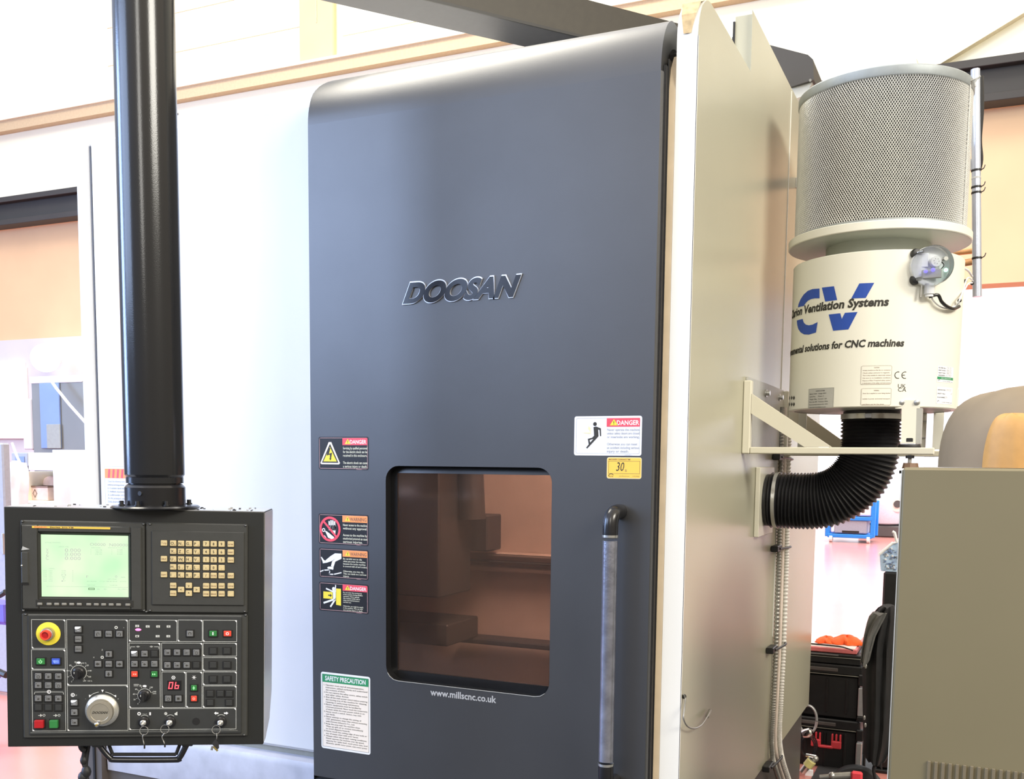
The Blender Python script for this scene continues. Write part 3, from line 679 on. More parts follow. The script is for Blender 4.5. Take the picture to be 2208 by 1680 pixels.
# ================================================================== control pendant on its column
PW, PH = .63, .607
def _rot(yaw, p, r):
    return Matrix.Rotation(yaw, 4, 'Z') @ Matrix.Rotation(p, 4, 'X') @ Matrix.Rotation(r, 4, 'Y')
PM = Matrix.Translation(Vector((-1.9252, -.8342, 1.1671))) @ _rot(.5664, -.0054, .0181) @ Matrix.Translation(Vector((0, 0, -PH/2)))
PI_ = PM.inverted()
pen = thing('control_pendant', 'dark grey operator console with lit green screen hanging from the black column', 'control panel', PM)
def PL(px, py, off=0):          # pixel to console coordinates on the plane 'off' metres in front of its face
    o = PI_ @ EYE; d = (PI_.to_3x3() @ ray(px, py)); t = (-off-o.y)/d.y; q = o+d*t; return Vector((q.x, q.z))
def pmb(): m = MB(); m.T = PM; return m
def psub(mb, name, parent=None, **k): return mb.build(name, parent or pen, **k)
# housing: front tray with a deep back and chamfered lower rear
b = pmb()
hw = PW/2
b.prism([(0, .0), (0, PH), (.012, PH), (.205, PH), (.205, .10), (.150, .03), (.045, .0)], 0, -hw, hw, 'housing')
hou = psub(b, 'housing', smooth=20, bevel=.0018)
b = pmb()
b.prism([(.004, .006), (.004, PH-.002), (.203, PH-.002), (.203, .101), (.149, .033), (.045, .004)], 0, hw, hw+.0012, 'housing_lit')  # flank and top paled for light thrown back by the white cover
b.box((-hw+.003, .004, PH), (hw-.001, .203, PH+.0012), 'housing_lit'); psub(b, 'housing_lit_skin')['label'] = 'shiny top and flank, paler grey for the light they catch'
# chips and swarf lying on the top
b = pmb()
for i in range(46):
    u = random.uniform(.09, hw-.01) if i % 4 else random.uniform(-hw+.02, -.02); v = random.uniform(.008, .18); s_ = random.uniform(.001, .0035)
    b.box((u, v, PH+.001), (u+s_*2, v+s_, PH+.001+s_*.9), 'rubber' if i % 3 else 'steel_dull')
o = psub(b, 'metal_chips', smooth=0); o['kind'] = 'stuff'
def rectpx(x0, y0, x1, y1, off=0):      # rectangle through two pixel corners -> u0, w0, u1, w1
    a = PL(x0, y0, off); c = PL(x1, y1, off); return a.x, c.y, c.x, a.y
def raised_box(px, off0, off1, mt, name, r=.003, parent=None):
    u0, w0, u1, w1 = rectpx(*px, off0); b = pmb(); b.rbox((u0, -off1, w0), (u1, -off0, w1), mt, r); return psub(b, name, parent)
# --- screen unit
u0, w0, u1, w1 = rectpx(45.5, 1121, 314, 1318)
su = pmb(); su.rbox((u0, -.008, w0), (u1, .0, w1), 'bezel', .003)
a0, c0, a1, c1 = rectpx(49, 1131, 308.5, 1314)
S0, S1, S2, S3 = rectpx(90.5, 1152, 279, 1287)      # visible glass
for (p, q, r, s) in ((a0, c0, S0-.006, c1), (S2+.006, c0, a1, c1), (S0-.006, S3+.006, S2+.006, c1), (S0-.006, c0, S2+.006, S1-.006)):
    su.rbox((p, -.014, q), (r, -.007, s), 'bezel', .0025)
su.box((a0, -.0138, c0), (a0+.0001, -.007, c1), 'bezel')
scr = psub(su, 'screen_unit')
b = pmb(); g = S0-.006, S1-.006, S2+.006, S3+.006
b.add([(g[0], -.0142, g[1]), (g[2], -.0142, g[1]), (g[2], -.0142, g[3]), (g[0], -.0142, g[3]), (S0, -.0085, S1), (S2, -.0085, S1), (S2, -.0085, S3), (S0, -.0085, S3)], [(0, 1, 5, 4), (1, 2, 6, 5), (2, 3, 7, 6), (3, 0, 4, 7)], 'green'); b.m = [b.mi('bezel_dark')]*len(b.m)
psub(b, 'screen_surround', scr, smooth=0)
b = pmb(); b.box((S0, -.0088, S1), (S2, -.008, S3), 'lcd')
k = Flat(b, post=lambda u, v, t: Vector((u, -.0089-t, v)))
def st(s, px, py, h, w=None, mt='grey_text', **kk):
    q = PL(px, py, .009); k.text(s, q.x, q.y, h, mt, 1, w=w, **kk)
mpx = (S2-S0)/188.5
st('ACTUAL POSITION', 97, 1171, .0026, 33*mpx); st('O0000', 194, 1177, .0072, 34*mpx, 'grey_mark'); st('N00000', 236, 1178, .0072, 40*mpx, 'grey_mark')
st('(ABSOLUTE)', 126, 1180, .0022, 22*mpx)
for i, c in enumerate('XZC'):
    st(c, 99, 1190+i*8.6, .0085, 6*mpx, 'grey_mark'); st('0.000', 140, 1190+i*8.7, .0085, 34*mpx, 'grey_mark')
st('(MACHINE)', 197, 1182, .002, 20*mpx); st('(DISTANCE TO GO)', 233, 1182, .002, 36*mpx)
for i in range(3):
    st('XZC'[i], 195, 1187+i*4.3, .0024, 2*mpx); st(['-234.108', '-1084.220', '-256.330'][i], 204, 1187+i*4.3, .0024, 16*mpx); st('XZC'[i], 240, 1187+i*4.3, .0024, 2*mpx); st('0.000', 253, 1187+i*4.3, .0024, 12*mpx)
st('(MODAL)', 106, 1227, .0022, 12*mpx)
for i in range(6):
    y = 1232+i*4.4; st(['G00', 'G97', 'G69', 'G99', 'G21', 'G40'][i], 93, y, .0022, 8*mpx); st(['G22', 'G80', 'G67', 'G54', 'G64', 'G18'][i], 105, y, .0022, 8*mpx)
    st(['', '', 'M', 'S', 'T', 'F'][i] or 'G25', 133, y, .0022, 9*mpx); st('0', 156, y, .0022, 2*mpx)
st('F', 186, 1246, .0058, 5*mpx, 'grey_mark'); st('0', 248, 1246, .0058, 5*mpx, 'grey_mark'); st('MM/MIN', 261, 1246, .0022, 9*mpx)
st('PART COUNT', 232, 1250, .0022, 20*mpx); st('RUN TIME 0H 0M', 188, 1254.5, .0022, 20*mpx); st('CYCLE TIME 0H 0M 0S', 215, 1254.5, .0022, 38*mpx); st('ACT.F 0', 259, 1255, .0022, 13*mpx); st('MEM STOP', 188, 1263, .0022, 17*mpx); st('15:45:36', 237, 1263, .0022, 16*mpx)
q = [PL(x, y, .009) for x, y in ((191, 1268.5), (203.5, 1271.5))]; k.line([(q[0].x, q[0].y), (q[1].x, q[0].y), (q[1].x, q[1].y), (q[0].x, q[1].y)], .0012, 'ink', 1, True)
for x, s in ((209, 'ABS'), (224, 'REL'), (254, 'ALL (OPRT)')): st(s, x, 1271.5, .0024, len(s)*2.0*mpx)
q = [PL(x, y, .009) for x, y in ((100, 1264.5), (276, 1266.5))]; k.line([(q[0].x, q[0].y), (q[1].x, q[1].y)], .0005, 'grey_text', 1)
psub(b, 'screen', scr, smooth=0)['label'] = 'lit pale green display'
u0, w0, u1, w1 = rectpx(69, 1134, 238, 1141.5, .0142)
b = pmb(); b.box((u0, -.0150, w0), (u1, -.014, w1), 'label_yellow'); k = Flat(b, post=lambda u, v, t: Vector((u, -.0151-t, v)))
h = w1-w0; k.text('FANUC', u0+.006, w0+h*.24, h*.52, 'danger_red', 1, w=27*mpx, bold=.03); k.text('Series 21i-TB', u0+.042, w0+h*.24, h*.52, 'ink', 1, w=51*mpx, bold=.03)
psub(b, 'series_plate', scr, smooth=0)['label'] = 'thin yellow name strip'
b = pmb(); u0, w0, u1, w1 = rectpx(77, 1293, 288, 1310, .014); b.rbox((u0, -.0146, w0), (u1, -.0135, w1), 'bezel_dark', .0005); psub(b, 'key_recess', scr)
def key_proto(w, h, d, mt, name, T, parent):
    b = MB(); b.rbox((-w/2, -d, -h/2), (w/2, 0, h/2), mt, .0012); o = b.build(name, None); o.parent = parent; return o
first = None
for i, x in enumerate((86.3, 106.3, 122.5, 138.7, 155, 171.2, 191.7, 208, 223.8, 240, 256, 275.8)):
    q = PL(x, 1302.3+(x-86)*.010, .0146)
    if first is None:
        first = key_proto(11*mpx, 5.6*mpx, .003, 'steel_dull', 'soft_key', None, scr); first.location = (q.x, -.0144, q.y)
    else: inst(first, 'soft_key', (q.x, -.0144, q.y), scr)
# card slot door left of the screen
b = pmb(); u0, w0, u1, w1 = rectpx(45.5, 1190, 62.5, 1258, .014); b.rbox((u0, -.0165, w0), (u1, -.010, w1), 'bezel', .002); b.box((u0, -.0166, w0-.003), (u1, -.0135, w0), 'black'); b.sphere((u0+.002, -.016, (w0+w1)/2+.005), .0028, 'steel_dull', 8, 6); psub(b, 'card_slot_cover', scr)
b = pmb(); P3 = [PL(*q, .0145) for q in ((49, 1178), (64, 1184.5), (46.5, 1186.5))]; b.add([(p.x, -.0146, p.y) for p in P3]+[(p.x, -.0158, p.y) for p in P3], [(0, 1, 2), (3, 4, 5), (0, 1, 4, 3), (1, 2, 5, 4), (2, 0, 3, 5)], 'grey_mark'); psub(b, 'glint_triangle', scr, smooth=0)  # pale triangle added as a painted light reflection on the bezel
# --- keyboard unit
u0, w0, u1, w1 = rectpx(315, 1126, 534, 1322)
b = pmb(); b.rbox((u0, -.008, w0), (u1, .0, w1), 'bezel', .003); kb = psub(b, 'keyboard_unit')
u0, w0, u1, w1 = rectpx(327, 1144, 527, 1306, .008); b = pmb(); b.rbox((u0, -.0125, w0), (u1, -.0075, w1), 'bezel', .002); psub(b, 'key_field', kb)
b = MB(); kw, kh = 14.2*mpx, 13*mpx
b.rbox((-kw/2-.0012, -.0012, -kh/2-.0012), (kw/2+.0012, 0, kh/2+.0012), 'ink', .0003); b.rbox((-kw/2, -.0042, -kh/2), (kw/2, 0, kh/2), 'key_tan', .0013)
CO = [373.8, 390.7, 407.5, 424.3]; NU = [444.7, 461, 478]; RW = [1171.5, 1188.6, 1205.6, 1222.6, 1239.6]
keys = [(353.8, 1171.2, '*/)'), (353.8, 1205, 'HELP'), (353.8, 1239, 'SHIFT')]
for r, row in enumerate(('ONGP', 'XZCY', 'UWHV', 'MSTL', 'IKRP')):
    for c, ch in enumerate(row): keys.append((CO[c], RW[r]+.4*c, ch+'~'))
for r, row in enumerate((('7', '8', '9'), ('4', '5', '6'), ('1', '2', '3'), ('-', '0', '.'), ('/', 'EOB', 'CAN'))):
    for c, ch in enumerate(row): keys.append((NU[c], RW[r]+1.2+.3*c, ch))
keys += [(497.8, RW[0]+2, 'ALTER'), (497.8, RW[1]+2, 'INSERT'), (497.8, RW[2]+2, 'DELETE'), (497.8, RW[4]+1.8, 'INPUT')]
keys += [(373.8, 1262.6, 'PAGE'), (373.8, 1279.4, 'PAGE'), (390.7, 1271.4, '<'), (407.5, 1262.6, 'v'), (407.5, 1279.4, '^'), (424.3, 1271.6, '>')]
for c, (x, tt) in enumerate(((444.7, ('POS', 'SYSTEM')), (461, ('PROG', 'MESSAGE')), (478, ('OFFSET', 'GRAPH')), (497.8, ('CUSTOM', '')))):
    for r in (0, 1): keys.append((x, 1263.4+r*17, tt[r]))
for i, (x, y, tx) in enumerate(keys):
    q = PL(x, y, .0125); m = MB(); m.v = list(b.v); m.f = list(b.f); m.m = list(b.m); m.names = list(b.names)
    k = Flat(m, post=lambda u, v, t: Vector((u, -.0043-t, v)))
    if tx.endswith('~'):
        k.text(tx[0], -kw*.36, -kh*.22, kh*.46, 'ink', 1, bold=0 if tx[0] == 'M' else .01); k.text('ABCDEFGHJLQ'[i % 11], kw*.18, -kh*.32, kh*.2, 'ink_brown', 1)
    elif len(tx) == 1: k.text(tx, 0, -kh*.22, kh*.46, 'ink', 1, align='c', bold=.01)
    elif tx: k.text(tx, 0, -kh*.13, kh*.22, 'ink_brown', 1, w=kw*.78, align='c', bold=.02)
    o = m.build('key', None, smooth=25); o.parent = kb; o.location = (q.x, -.0125, q.y)
# screws of the upper units
b0 = None
for x, y, par in ((49, 1124, scr), (310, 1130, scr), (311, 1316, scr), (51, 1316, scr), (324, 1130, kb), (530, 1133, kb), (324, 1316, kb), (528, 1318, kb)):
    q = PL(x, y, .008)
    if b0 is None:
        m = MB(); m.lathe([(.0032, 0), (.0032, .0022), (.0022, .003)], (0, 0, 0), 'bezel_dark', 12, (0, -1, 0)); m.box((-.0022, -.0034, -.0004), (.0022, -.003, .0004), 'grey_mark')
        b0 = m.build('screw', None); b0.parent = par; b0.location = (q.x, -.008, q.y)
    else: inst(b0, 'screw', (q.x, -.008, q.y), par)
# --- operation panel
u0, w0, u1, w1 = rectpx(48, 1322, 534, 1587)
b = pmb(); b.rbox((u0, -.007, w0), (u1, 0, w1), 'bezel', .004)
u0, w0, u1, w1 = rectpx(60, 1327, 521, 1581, .007); b.rbox((u0, -.011, w0), (u1, -.006, w1), 'facia', .002)
OF = .0112
k = Flat(b, post=lambda u, v, t: Vector((u, -.0111-t, v)))
pq = lambda x, y: PL(x, y, OF)
for x, y in ((60, 1325), (520, 1329)): pass
a = pq(61, 1326); c = pq(520, 1328.5); k.line([(a.x, a.y), (c.x, c.y)], .0010, 'line_dim', 1)
a = pq(66, 1580); c = pq(512, 1575.5); k.line([(a.x, a.y), (c.x, c.y)], .0008, 'line_dim', 1)
LW = .0010
for x0, y0, x1, y1 in ((68, 1336, 141, 1398.5), (68, 1401, 141, 1443), (68.5, 1445, 142, 1576), (143.6, 1336, 275.8, 1477), (145, 1479, 276.3, 1575), (278.4, 1337, 381.5, 1383.5), (383.8, 1337, 436, 1383.5), (438, 1337.5, 510.4, 1383.8), (278.4, 1386.8, 345.5, 1526), (348.5, 1386.8, 435.8, 1446), (438, 1387, 510.2, 1415), (438, 1418, 510.2, 1446.5), (438, 1449, 510, 1477), (349, 1449, 400, 1525.6), (402, 1449, 435.4, 1525.6), (438, 1479.5, 509.5, 1525.4), (279, 1528.6, 508.8, 1572)):
    a = pq(x0, y0); c = pq(x1, y1)
    k.line([(a.x, a.y), (c.x, a.y), (c.x, c.y), (a.x, c.y)], LW, 'line_white', 1, True)
    s_ = .0055; k.poly([(c.x, a.y), (c.x, a.y-s_), (c.x-s_, a.y)], 'white', 2); k.poly([(a.x, c.y), (a.x, c.y+s_), (a.x+s_, c.y)], 'white', 2)
def tx(s, x, y, h, w=None, mt='line_white', **kk): q = pq(x, y); k.text(s, q.x, q.y, h, mt, 2, w=w, **kk)
def rg(x, y, r, w=.001, mt='line_white', a0=0, a1=360, n=20): q = pq(x, y); k.ring(q.x, q.y, r*mpx, w, mt, 2, a0, a1, n)
def ln(pts, w=.001, mt='line_white', closed=False): k.line([tuple(pq(*p)) for p in pts], w, mt, 2, closed)
def pl(pts, mt='line_white', lay=2): k.poly([tuple(pq(*p)) for p in pts], mt, lay)
def dc(x, y, r, mt='line_white', lay=2): q = pq(x, y); k.disc(q.x, q.y, r*mpx, mt, lay, 16)
# dials' scales
for (x, y, r, a0, a1, lab) in ((170, 1450.5, 17, -52, 232, ('0', '10', '40', '60', '80', '', '120', '140', '160', '')), (312, 1499.5, 15.5, 22, 232, ('0', '20', '40', '60', '80', '', '120', '140'))):
    rg(x, y, r, .0011, a0=a0, a1=a1, n=40); n = len(lab)
    for i, s in enumerate(lab):
        t = math.radians(232-(232-(a0))*i/(n-1)); cx_, cy_ = x+math.cos(t)*(r+1.5), y-math.sin(t)*(r+1.5); ex, ey = x+math.cos(t)*(r+4), y-math.sin(t)*(r+4)
        ln([(cx_, cy_), (ex, ey)], .0009); q = pq(x+math.cos(t)*(r+8), y-math.sin(t)*(r+7)+2)
        if s: k.text(s, q.x, q.y, .0036, 'line_white', 2, align='c', bold=.01)
    q = pq(x, y-r-4.5); k.poly(circ(q.x, q.y, 4.6*mpx, 16, 2.6*mpx), 'white', 3)
tx('100 %', 176, 1431.5, .0036); tx('OFF  100 %', 179, 1470, .0034, 20*mpx); tx('%', 301, 1479, .0032); ln([(289, 1476), (299, 1476)], .0012); ln([(289, 1479), (298, 1479)], .0012); tx('150%', 329, 1497, .0032)
rg(250.5, 1353.2, 2.6, .0022); tx('+', 266, 1355, .003); rg(220.5, 1417.5, 2.6, .0022); tx('X', 201, 1419, .0032); tx('Z', 219, 1403, .0036)
# handwheel scale
rg(220.5, 1531, 42.5, .0011, a0=100, a1=130, n=10); rg(220.5, 1531, 42.5, .0011, a0=50, a1=80, n=10); pl([(218.5, 1487.5), (224, 1487.5), (221.2, 1493)], 'white', 3)
pl([(192, 1498), (197.5, 1499.5), (192.5, 1504)], 'white', 3); pl([(245.5, 1500), (250.5, 1498.5), (250.5, 1504)], 'white', 3); tx('+', 253.5, 1509, .0042); tx('-', 184, 1508.5, .0045)
for x, y in ((105.7, 1491.8), (157, 1498.7)): rg(x, y, 3.6, .0018, 'white'); pl([(x-1.5, y-1.8), (x-1.5, y+1.8), (x+1.8, y)], 'white', 3)
tx('(+', 163, 1500.5, .0034); ln([(74, 1497), (75.5, 1492.5), (101, 1492.2)]); ln([(110.5, 1492.2), (136, 1492.4), (137.5, 1497)])
for x, s in ((83, '-O'), (115.5, '-D')):
    ln([(x, 1542.8), (x+8, 1542.8)], .0012); pl([(x+4, 1539.6), (x+8.5, 1542.8), (x+4, 1546)]); rg(x+12, 1542.6, 2.4, .001)
# status lamps
for x, y, s in ((318.5, 1351, 'K'), (341, 1351, 'X'), (363.5, 1351, 'P'), (296, 1372, 'M'), (340, 1372, 'Y'), (363, 1372, '='), (296, 1350, 'Z')):
    q = pq(x, y); k.rect(q.x-.0046, q.y-.0028, q.x+.0046, q.y+.0028, 'line_white', 2); k.text(s+'|', q.x, q.y-.0018, .0036, 'facia', 3, align='c', bold=.01)
ln([(281.5, 1399), (281.5, 1394.8), (291, 1394.8)]); pl([(293, 1394.4), (297.5, 1392.4), (302.5, 1394.4), (297.5, 1396.6)], 'line_dim'); ln([(333, 1394.6), (342.5, 1394.8), (342.5, 1399)]); pl([(322, 1394.4), (326.5, 1392.4), (331, 1394.4), (326.5, 1396.6)], 'line_dim')
rg(374, 1461.2, 3.8, .0018, 'white', n=6); dc(374, 1461.2, 1.3, 'white')
for i in range(3):
    t = math.radians(60*i); ln([(418.5-4.2*math.cos(t), 1461-4.2*math.sin(t)), (418.5+4.2*math.cos(t), 1461+4.2*math.sin(t))], .0011, 'white')
rg(418.5, 1461, 2, .001, 'white', n=6)
# key switch icons
rg(300, 1539.2, 3, .0022, 'white'); tx('UNLK', 306, 1541.3, .0036, 12*mpx, 'line_dim'); pl([(322, 1536), (325.5, 1536), (325.5, 1542.3), (322, 1542.3)], 'white')
rg(312, 1553, 12, .001, a0=48, a1=132, n=12); dc(357.5, 1538.8, 3.4, 'line_white'); rg(357.5, 1538.8, 1.6, .0008, 'facia'); pl([(376, 1539), (382.5, 1534.6), (382.5, 1542.4), (378, 1542)], 'line_white'); rg(367.5, 1552.5, 12, .001, a0=48, a1=132, n=12)
for x, sg in ((466, -1), (488, 1)): pl([(x-sg*5, 1536.6), (x, 1536.6), (x, 1534.6), (x+sg*4.5, 1538), (x, 1541.4), (x, 1539.6), (x-sg*5, 1539.6)], 'white')
rg(477, 1552, 12, .001, a0=48, a1=132, n=12)
dc(422.7, 1555.8, 8.6, 'black'); tx('150712', 494, 1574, .002, 11*mpx, 'line_dim')
opn = psub(b, 'operation_panel', smooth=20)
# buttons
def button(x, y, face='btn_grey', w=14, h=13.5, mark=None, tall=.0045, name='push_button', mk='ink', lab=None):
    q = pq(x, y); m = MB(); W2, H2 = w*mpx/2, h*mpx/2
    m.rbox((-W2-.0028, -.0022, -H2-.0030), (W2+.0030, 0, H2+.0028), 'btn_well', .0008)
    if face: m.rbox((-W2, -tall, -H2), (W2, -.001, H2), face, .0012)
    kk = Flat(m, post=lambda u, v, t: Vector((u, -tall-.0001-t, v)))
    if mark: mark(kk, W2, H2, mk)
    o = m.build(name, None, smooth=25); o.parent = opn; o.location = (q.x, -OF+.0002, q.y)
    if lab: o['label'] = lab
    return o
def mk_led(kk, W, H, c): kk.disc(-W*.55, H*.6, .0010, c, 1, 8)
def mk_icon(i):
    def f(kk, W, H, c):
        mk_led(kk, W, H, c); s = i % 5
        if s == 0: kk.ring(W*.1, -H*.15, W*.42, .0010, c, 1, n=10)
        elif s == 1: kk.poly([(-W*.3, -H*.4), (W*.4, -H*.4), (W*.4, H*.15)], c, 1); kk.ring(W*.1, -H*.1, W*.3, .0008, c, 1, n=8)
        elif s == 2: kk.line([(-W*.4, -H*.3), (W*.5, -H*.3), (W*.5, H*.1), (-W*.4, H*.1)], .0008, c, 1, True); kk.rect(W*.0, -H*.25, W*.4, H*.05, c, 1)
        elif s == 3: kk.poly([(-W*.4, -H*.1), (W*.1, H*.35), (W*.1, -H*.5)], c, 1); kk.rect(W*.1, -H*.25, W*.5, H*.05, c, 1)
        else: kk.text('DRY', 0, -H*.45, H*.6, c, 1, w=W*1.2, align='c')
    return f
def mk_lit(kk, W, H, c):
    kk.poly([(-W*.95, H*.92), (W*.9, H*.92), (W*.3, H*.35), (-W*.5, H*.1), (-W*.95, H*.2)], 'lit_white', 2); kk.rect(-W*.3, -H*.5, W*.5, -H*.2, c, 1)
def mk_txt(s, hh=.7):
    return lambda kk, W, H, c: kk.text(s, 0, -H*hh/2, H*hh, c, 1, w=min(len(s)*W*.5, W*1.5), align='c', bold=.01)
def mk_arrow(a):
    def f(kk, W, H, c):
        ca, sa = math.cos(a), math.sin(a); R_ = lambda x, y: ((x*ca-y*sa)*W, (x*sa+y*ca)*W)
        kk.poly([R_(.75, 0), R_(.05, .5), R_(.05, .22), R_(-.5, .22), R_(-.5, -.22), R_(.05, -.22), R_(.05, -.5)], c, 1)
    return f
def mk_rot(d):
    def f(kk, W, H, c): kk.ring(0, 0, W*.42, .0012, c, 1, -40, 230, 14); kk.poly([(d*W*.1, -H*.2), (d*W*.55, -H*.2), (d*W*.3, -H*.65)], c, 1)
    return f
button(169.3, 1357, 'btn_grey', mark=mk_lit, mk='grey_text', lab='lit white button'); button(169.3, 1378.2, mark=mk_txt('RAPID', .4)); button(169.3, 1399.3, mark=mk_txt('JOG %', .5))
for x, mk_ in ((212, mk_rot(-1)), (235, mk_txt('5/s', .6)), (258, mk_rot(1))): button(x, 1366.8, mark=mk_)
button(235, 1410.4, mark=mk_arrow(math.pi/2)); button(212, 1431.4, mark=mk_arrow(math.pi)); button(235, 1431.6, mark=mk_txt('RPD', .5)); button(258, 1431.8, mark=mk_arrow(0)); button(235, 1452.7, mark=mk_arrow(-math.pi/2))
for r, y in enumerate((1457.9, 1477.4, 1505.7, 1525.2)):
    for c, x in enumerate((82.9, 104.6, 126.4)): button(x, y+.2*c, 'btn_grey' if r < 3 else 'facia', mark=mk_icon(r*3+c) if r < 3 else None, tall=.0042 if r < 3 else .003)
button(86.5, 1560, 'btn_red_dark', 20, 18, tall=.012, lab='dark red square button'); button(118, 1560, 'btn_green', 18, 18, tall=.012, lab='green square button')
def mk_power(kk, W, H, c): kk.ring(0, -H*.05, W*.34, .0016, 'btn_green_lit', 1, -230, 50, 16); kk.rect(-.0007, 0, .0007, H*.7, 'btn_green_lit', 1)
button(88.4, 1426, 'btn_green', 18, 14, mark=mk_power, lab='green power button'); button(121, 1426, 'btn_blue', 18, 14, mark=lambda kk, W, H, c: (kk.line([(-W*.7, H*.4), (W*.75, H*.4), (W*.75, -H*.5), (-W*.3, -H*.5)], .0014, 'btn_blue_lit', 1), kk.poly([(-W*.75, -H*.05), (-W*.1, H*.45), (-W*.1, -H*.55)], 'btn_blue_lit', 1), kk.rect(-W*.1, -H*.25, W*.6, H*.15, 'btn_blue_lit', 1)), lab='blue button')
button(160.7, 1515, mark=mk_lit, mk='grey_text', lab='lit white button'); button(160.7, 1535.7, mark=mk_icon(1)); button(160.7, 1557, mark=mk_icon(2))
button(409.9, 1366, mark=lambda kk, W, H, c: kk.ring(0, 0, W*.42, .0014, c, 1, -50, 230, 14))
button(459.7, 1366, 'btn_green', 17, 13, mark=lambda kk, W, H, c: kk.rect(-.0014, -H*.55, .0014, H*.6, 'white', 1), lab='green start button'); button(490.8, 1366, 'btn_red', 17, 13, mark=lambda kk, W, H, c: kk.ring(0, 0, W*.33, .0016, 'white', 1, n=14), lab='red stop button')
for r, y in enumerate((1409.5, 1431.4)):
    for c, x in enumerate((290.4, 312, 333.3)):
        if r == 0 and c == 2: button(x, y, 'facia', tall=.003)
        elif r == 0 and c == 0: button(x, y, mark=mk_lit, mk='grey_text', lab='lit white button')
        else: button(x, y, mark=mk_icon(r+c+1))
fw = lambda m_, d: (lambda kk, W, H, c: [kk.poly([(o*W, H*.35), (o*W+d*W*.45, 0), (o*W, -H*.35)], m_, 1) for o in ((-.6, 0) if d > 0 else (.0, .6))])
button(290.4, 1453.3, 'btn_red', mark=fw('btn_pink', -1), lab='red arrow button'); button(333.3, 1453.3, 'btn_green', mark=fw('btn_green_lit', 1), lab='green arrow button')
for r, y in enumerate((1406.6, 1434)):
    for c, x in enumerate((361.4, 382.1, 402.9, 423.6)): button(x, y, 'facia' if (r and c == 3) else 'btn_grey', mark=None if (r and c == 3) else mk_icon(r*4+c+2), tall=.003 if (r and c == 3) else .0045)
for y in (1403.8, 1434, 1464.7):
    for x in (459.7, 489.5): button(x, y, 'facia', 15, 13.5, tall=.003)
button(363, 1506, mark=mk_icon(0)); button(385.2, 1506, mark=lambda kk, W, H, c: kk.rect(-W*.4, -H*.4, W*.4, H*.4, c, 1))
button(418.5, 1483, 'btn_green', 13, 13, mark=lambda kk, W, H, c: (kk.line([(0, -H*.6), (0, H*.6)], .0012, 'btn_green_lit', 1), kk.poly([(-W*.4, 0), (0, H*.5), (W*.4, 0), (0, -H*.5)], 'btn_green_lit', 1)), lab='green button'); button(418.5, 1506, 'btn_red', 13, 13, mark=lambda kk, W, H, c: kk.ring(0, 0, W*.35, .0014, 'btn_pink', 1, n=12), lab='red button')
for x, y in ((453.2, 1495.4), (475.2, 1495.5), (494.3, 1495.6), (453.2, 1515.3), (494.3, 1515.5)): button(x, y, 'facia', 14.5, 13, tall=.003)
# emergency stop
q = pq(104.5, 1366.5); c0_ = Vector((q.x, -OF, q.y)); b = pmb(); R0_ = 26.3*mpx
b.lathe([(R0_, 0), (R0_, .0016), (R0_-.001, .002)], c0_, 'yellow', 48, (0, -1, 0)); es = psub(b, 'emergency_stop', opn); es['label'] = 'red mushroom button on a yellow disc'
# --- top screws of the operation panel
for x, y in ((56, 1324.5), (316, 1318.6), (530, 1326), (527, 1584)):
    q = PL(x, y, .007); inst(b0, 'screw', (q.x, -.007, q.y), opn)
b = pmb(); b.lathe([(.0170, .001), (.0165, .012), (.0155, .017)], c0_, 'steel_dull', 32, (0, -1, 0)); b.lathe([(.0125, .016), (.0125, .027), (.0120, .0285), (.0085, .0285), (.0082, .024), (.0, .0235)], c0_, 'btn_red', 32, (0, -1, 0), cap=False)
b.lathe([(.0082, .0242), (.0, .0245)], c0_, 'btn_red_dark', 24, (0, -1, 0), cap=False); b.lathe([(.0150, .017), (.0140, .0185), (.0128, .0185)], c0_, 'wheel_rim', 32, (0, -1, 0), cap=False)
psub(b, 'stop_button', opn)['label'] = 'red stop button'
# dials
for x, y, lit in ((170, 1450.5, 0), (312, 1499.5, 0)):
    q = pq(x, y); c_ = Vector((q.x, -OF, q.y)); b = pmb(); r = 13.5*mpx
    b.lathe([(r, 0), (r*.98, .006), (r*.72, .008), (r*.66, .020), (r*.6, .0215)], c_, 'black_gloss', 28, (0, -1, 0))
    b.rbox((q.x-.0035, -OF-.0225, q.y-r*.8), (q.x+.0035, -OF-.0215, q.y+r*.7), 'black', .0005); b.box((q.x-.006, -OF-.0226, q.y+.001), (q.x-.0045, -OF-.0224, q.y+.006), 'line_white')
    psub(b, 'override_dial', opn)
# hand wheel
q = pq(220.7, 1531.4); c_ = Vector((q.x, -OF, q.y)); Rw = 37.3*mpx; b = pmb()
b.lathe([(Rw, 0), (Rw, .004), (Rw-.002, .007), (Rw*.80, .012), (Rw*.765, .013)], c_, 'wheel_rim', 64, (0, -1, 0), cap=True); hwh = psub(b, 'hand_wheel', opn); hwh['label'] = 'silver hand wheel'
b = pmb(); b.lathe([(Rw*.77, .010), (Rw*.77, .024), (Rw*.75, .026), (Rw*.56, .0265), (Rw*.54, .0255), (.0, .0255)], c_, 'wheel_cap', 56, (0, -1, 0), cap=False)
k = Flat(b, post=lambda u, v, t: Vector((u, -OF-.0257-t, v))); k.text('DOOSAN', q.x, q.y-.003, .0058, 'ink', 1, w=.036, align='c', bold=.03, shear=.35)
hq = PL(211.2, 1561, .03); 
b.lathe([(.0058, .024), (.0058, .031), (.004, .033)], Vector((hq.x, -OF, hq.y)), 'chrome', 20, (0, -1, 0)); b.lathe([(.0028, .033), (.0028, .036), (0, .0365)], Vector((hq.x, -OF, hq.y)), 'brass', 12, (0, -1, 0), cap=False)
b.rbox((hq.x, -OF-.0285, hq.y), (hq.x+.008, -OF-.0255, hq.y+.010), 'chrome', .001); psub(b, 'wheel_cap', opn)
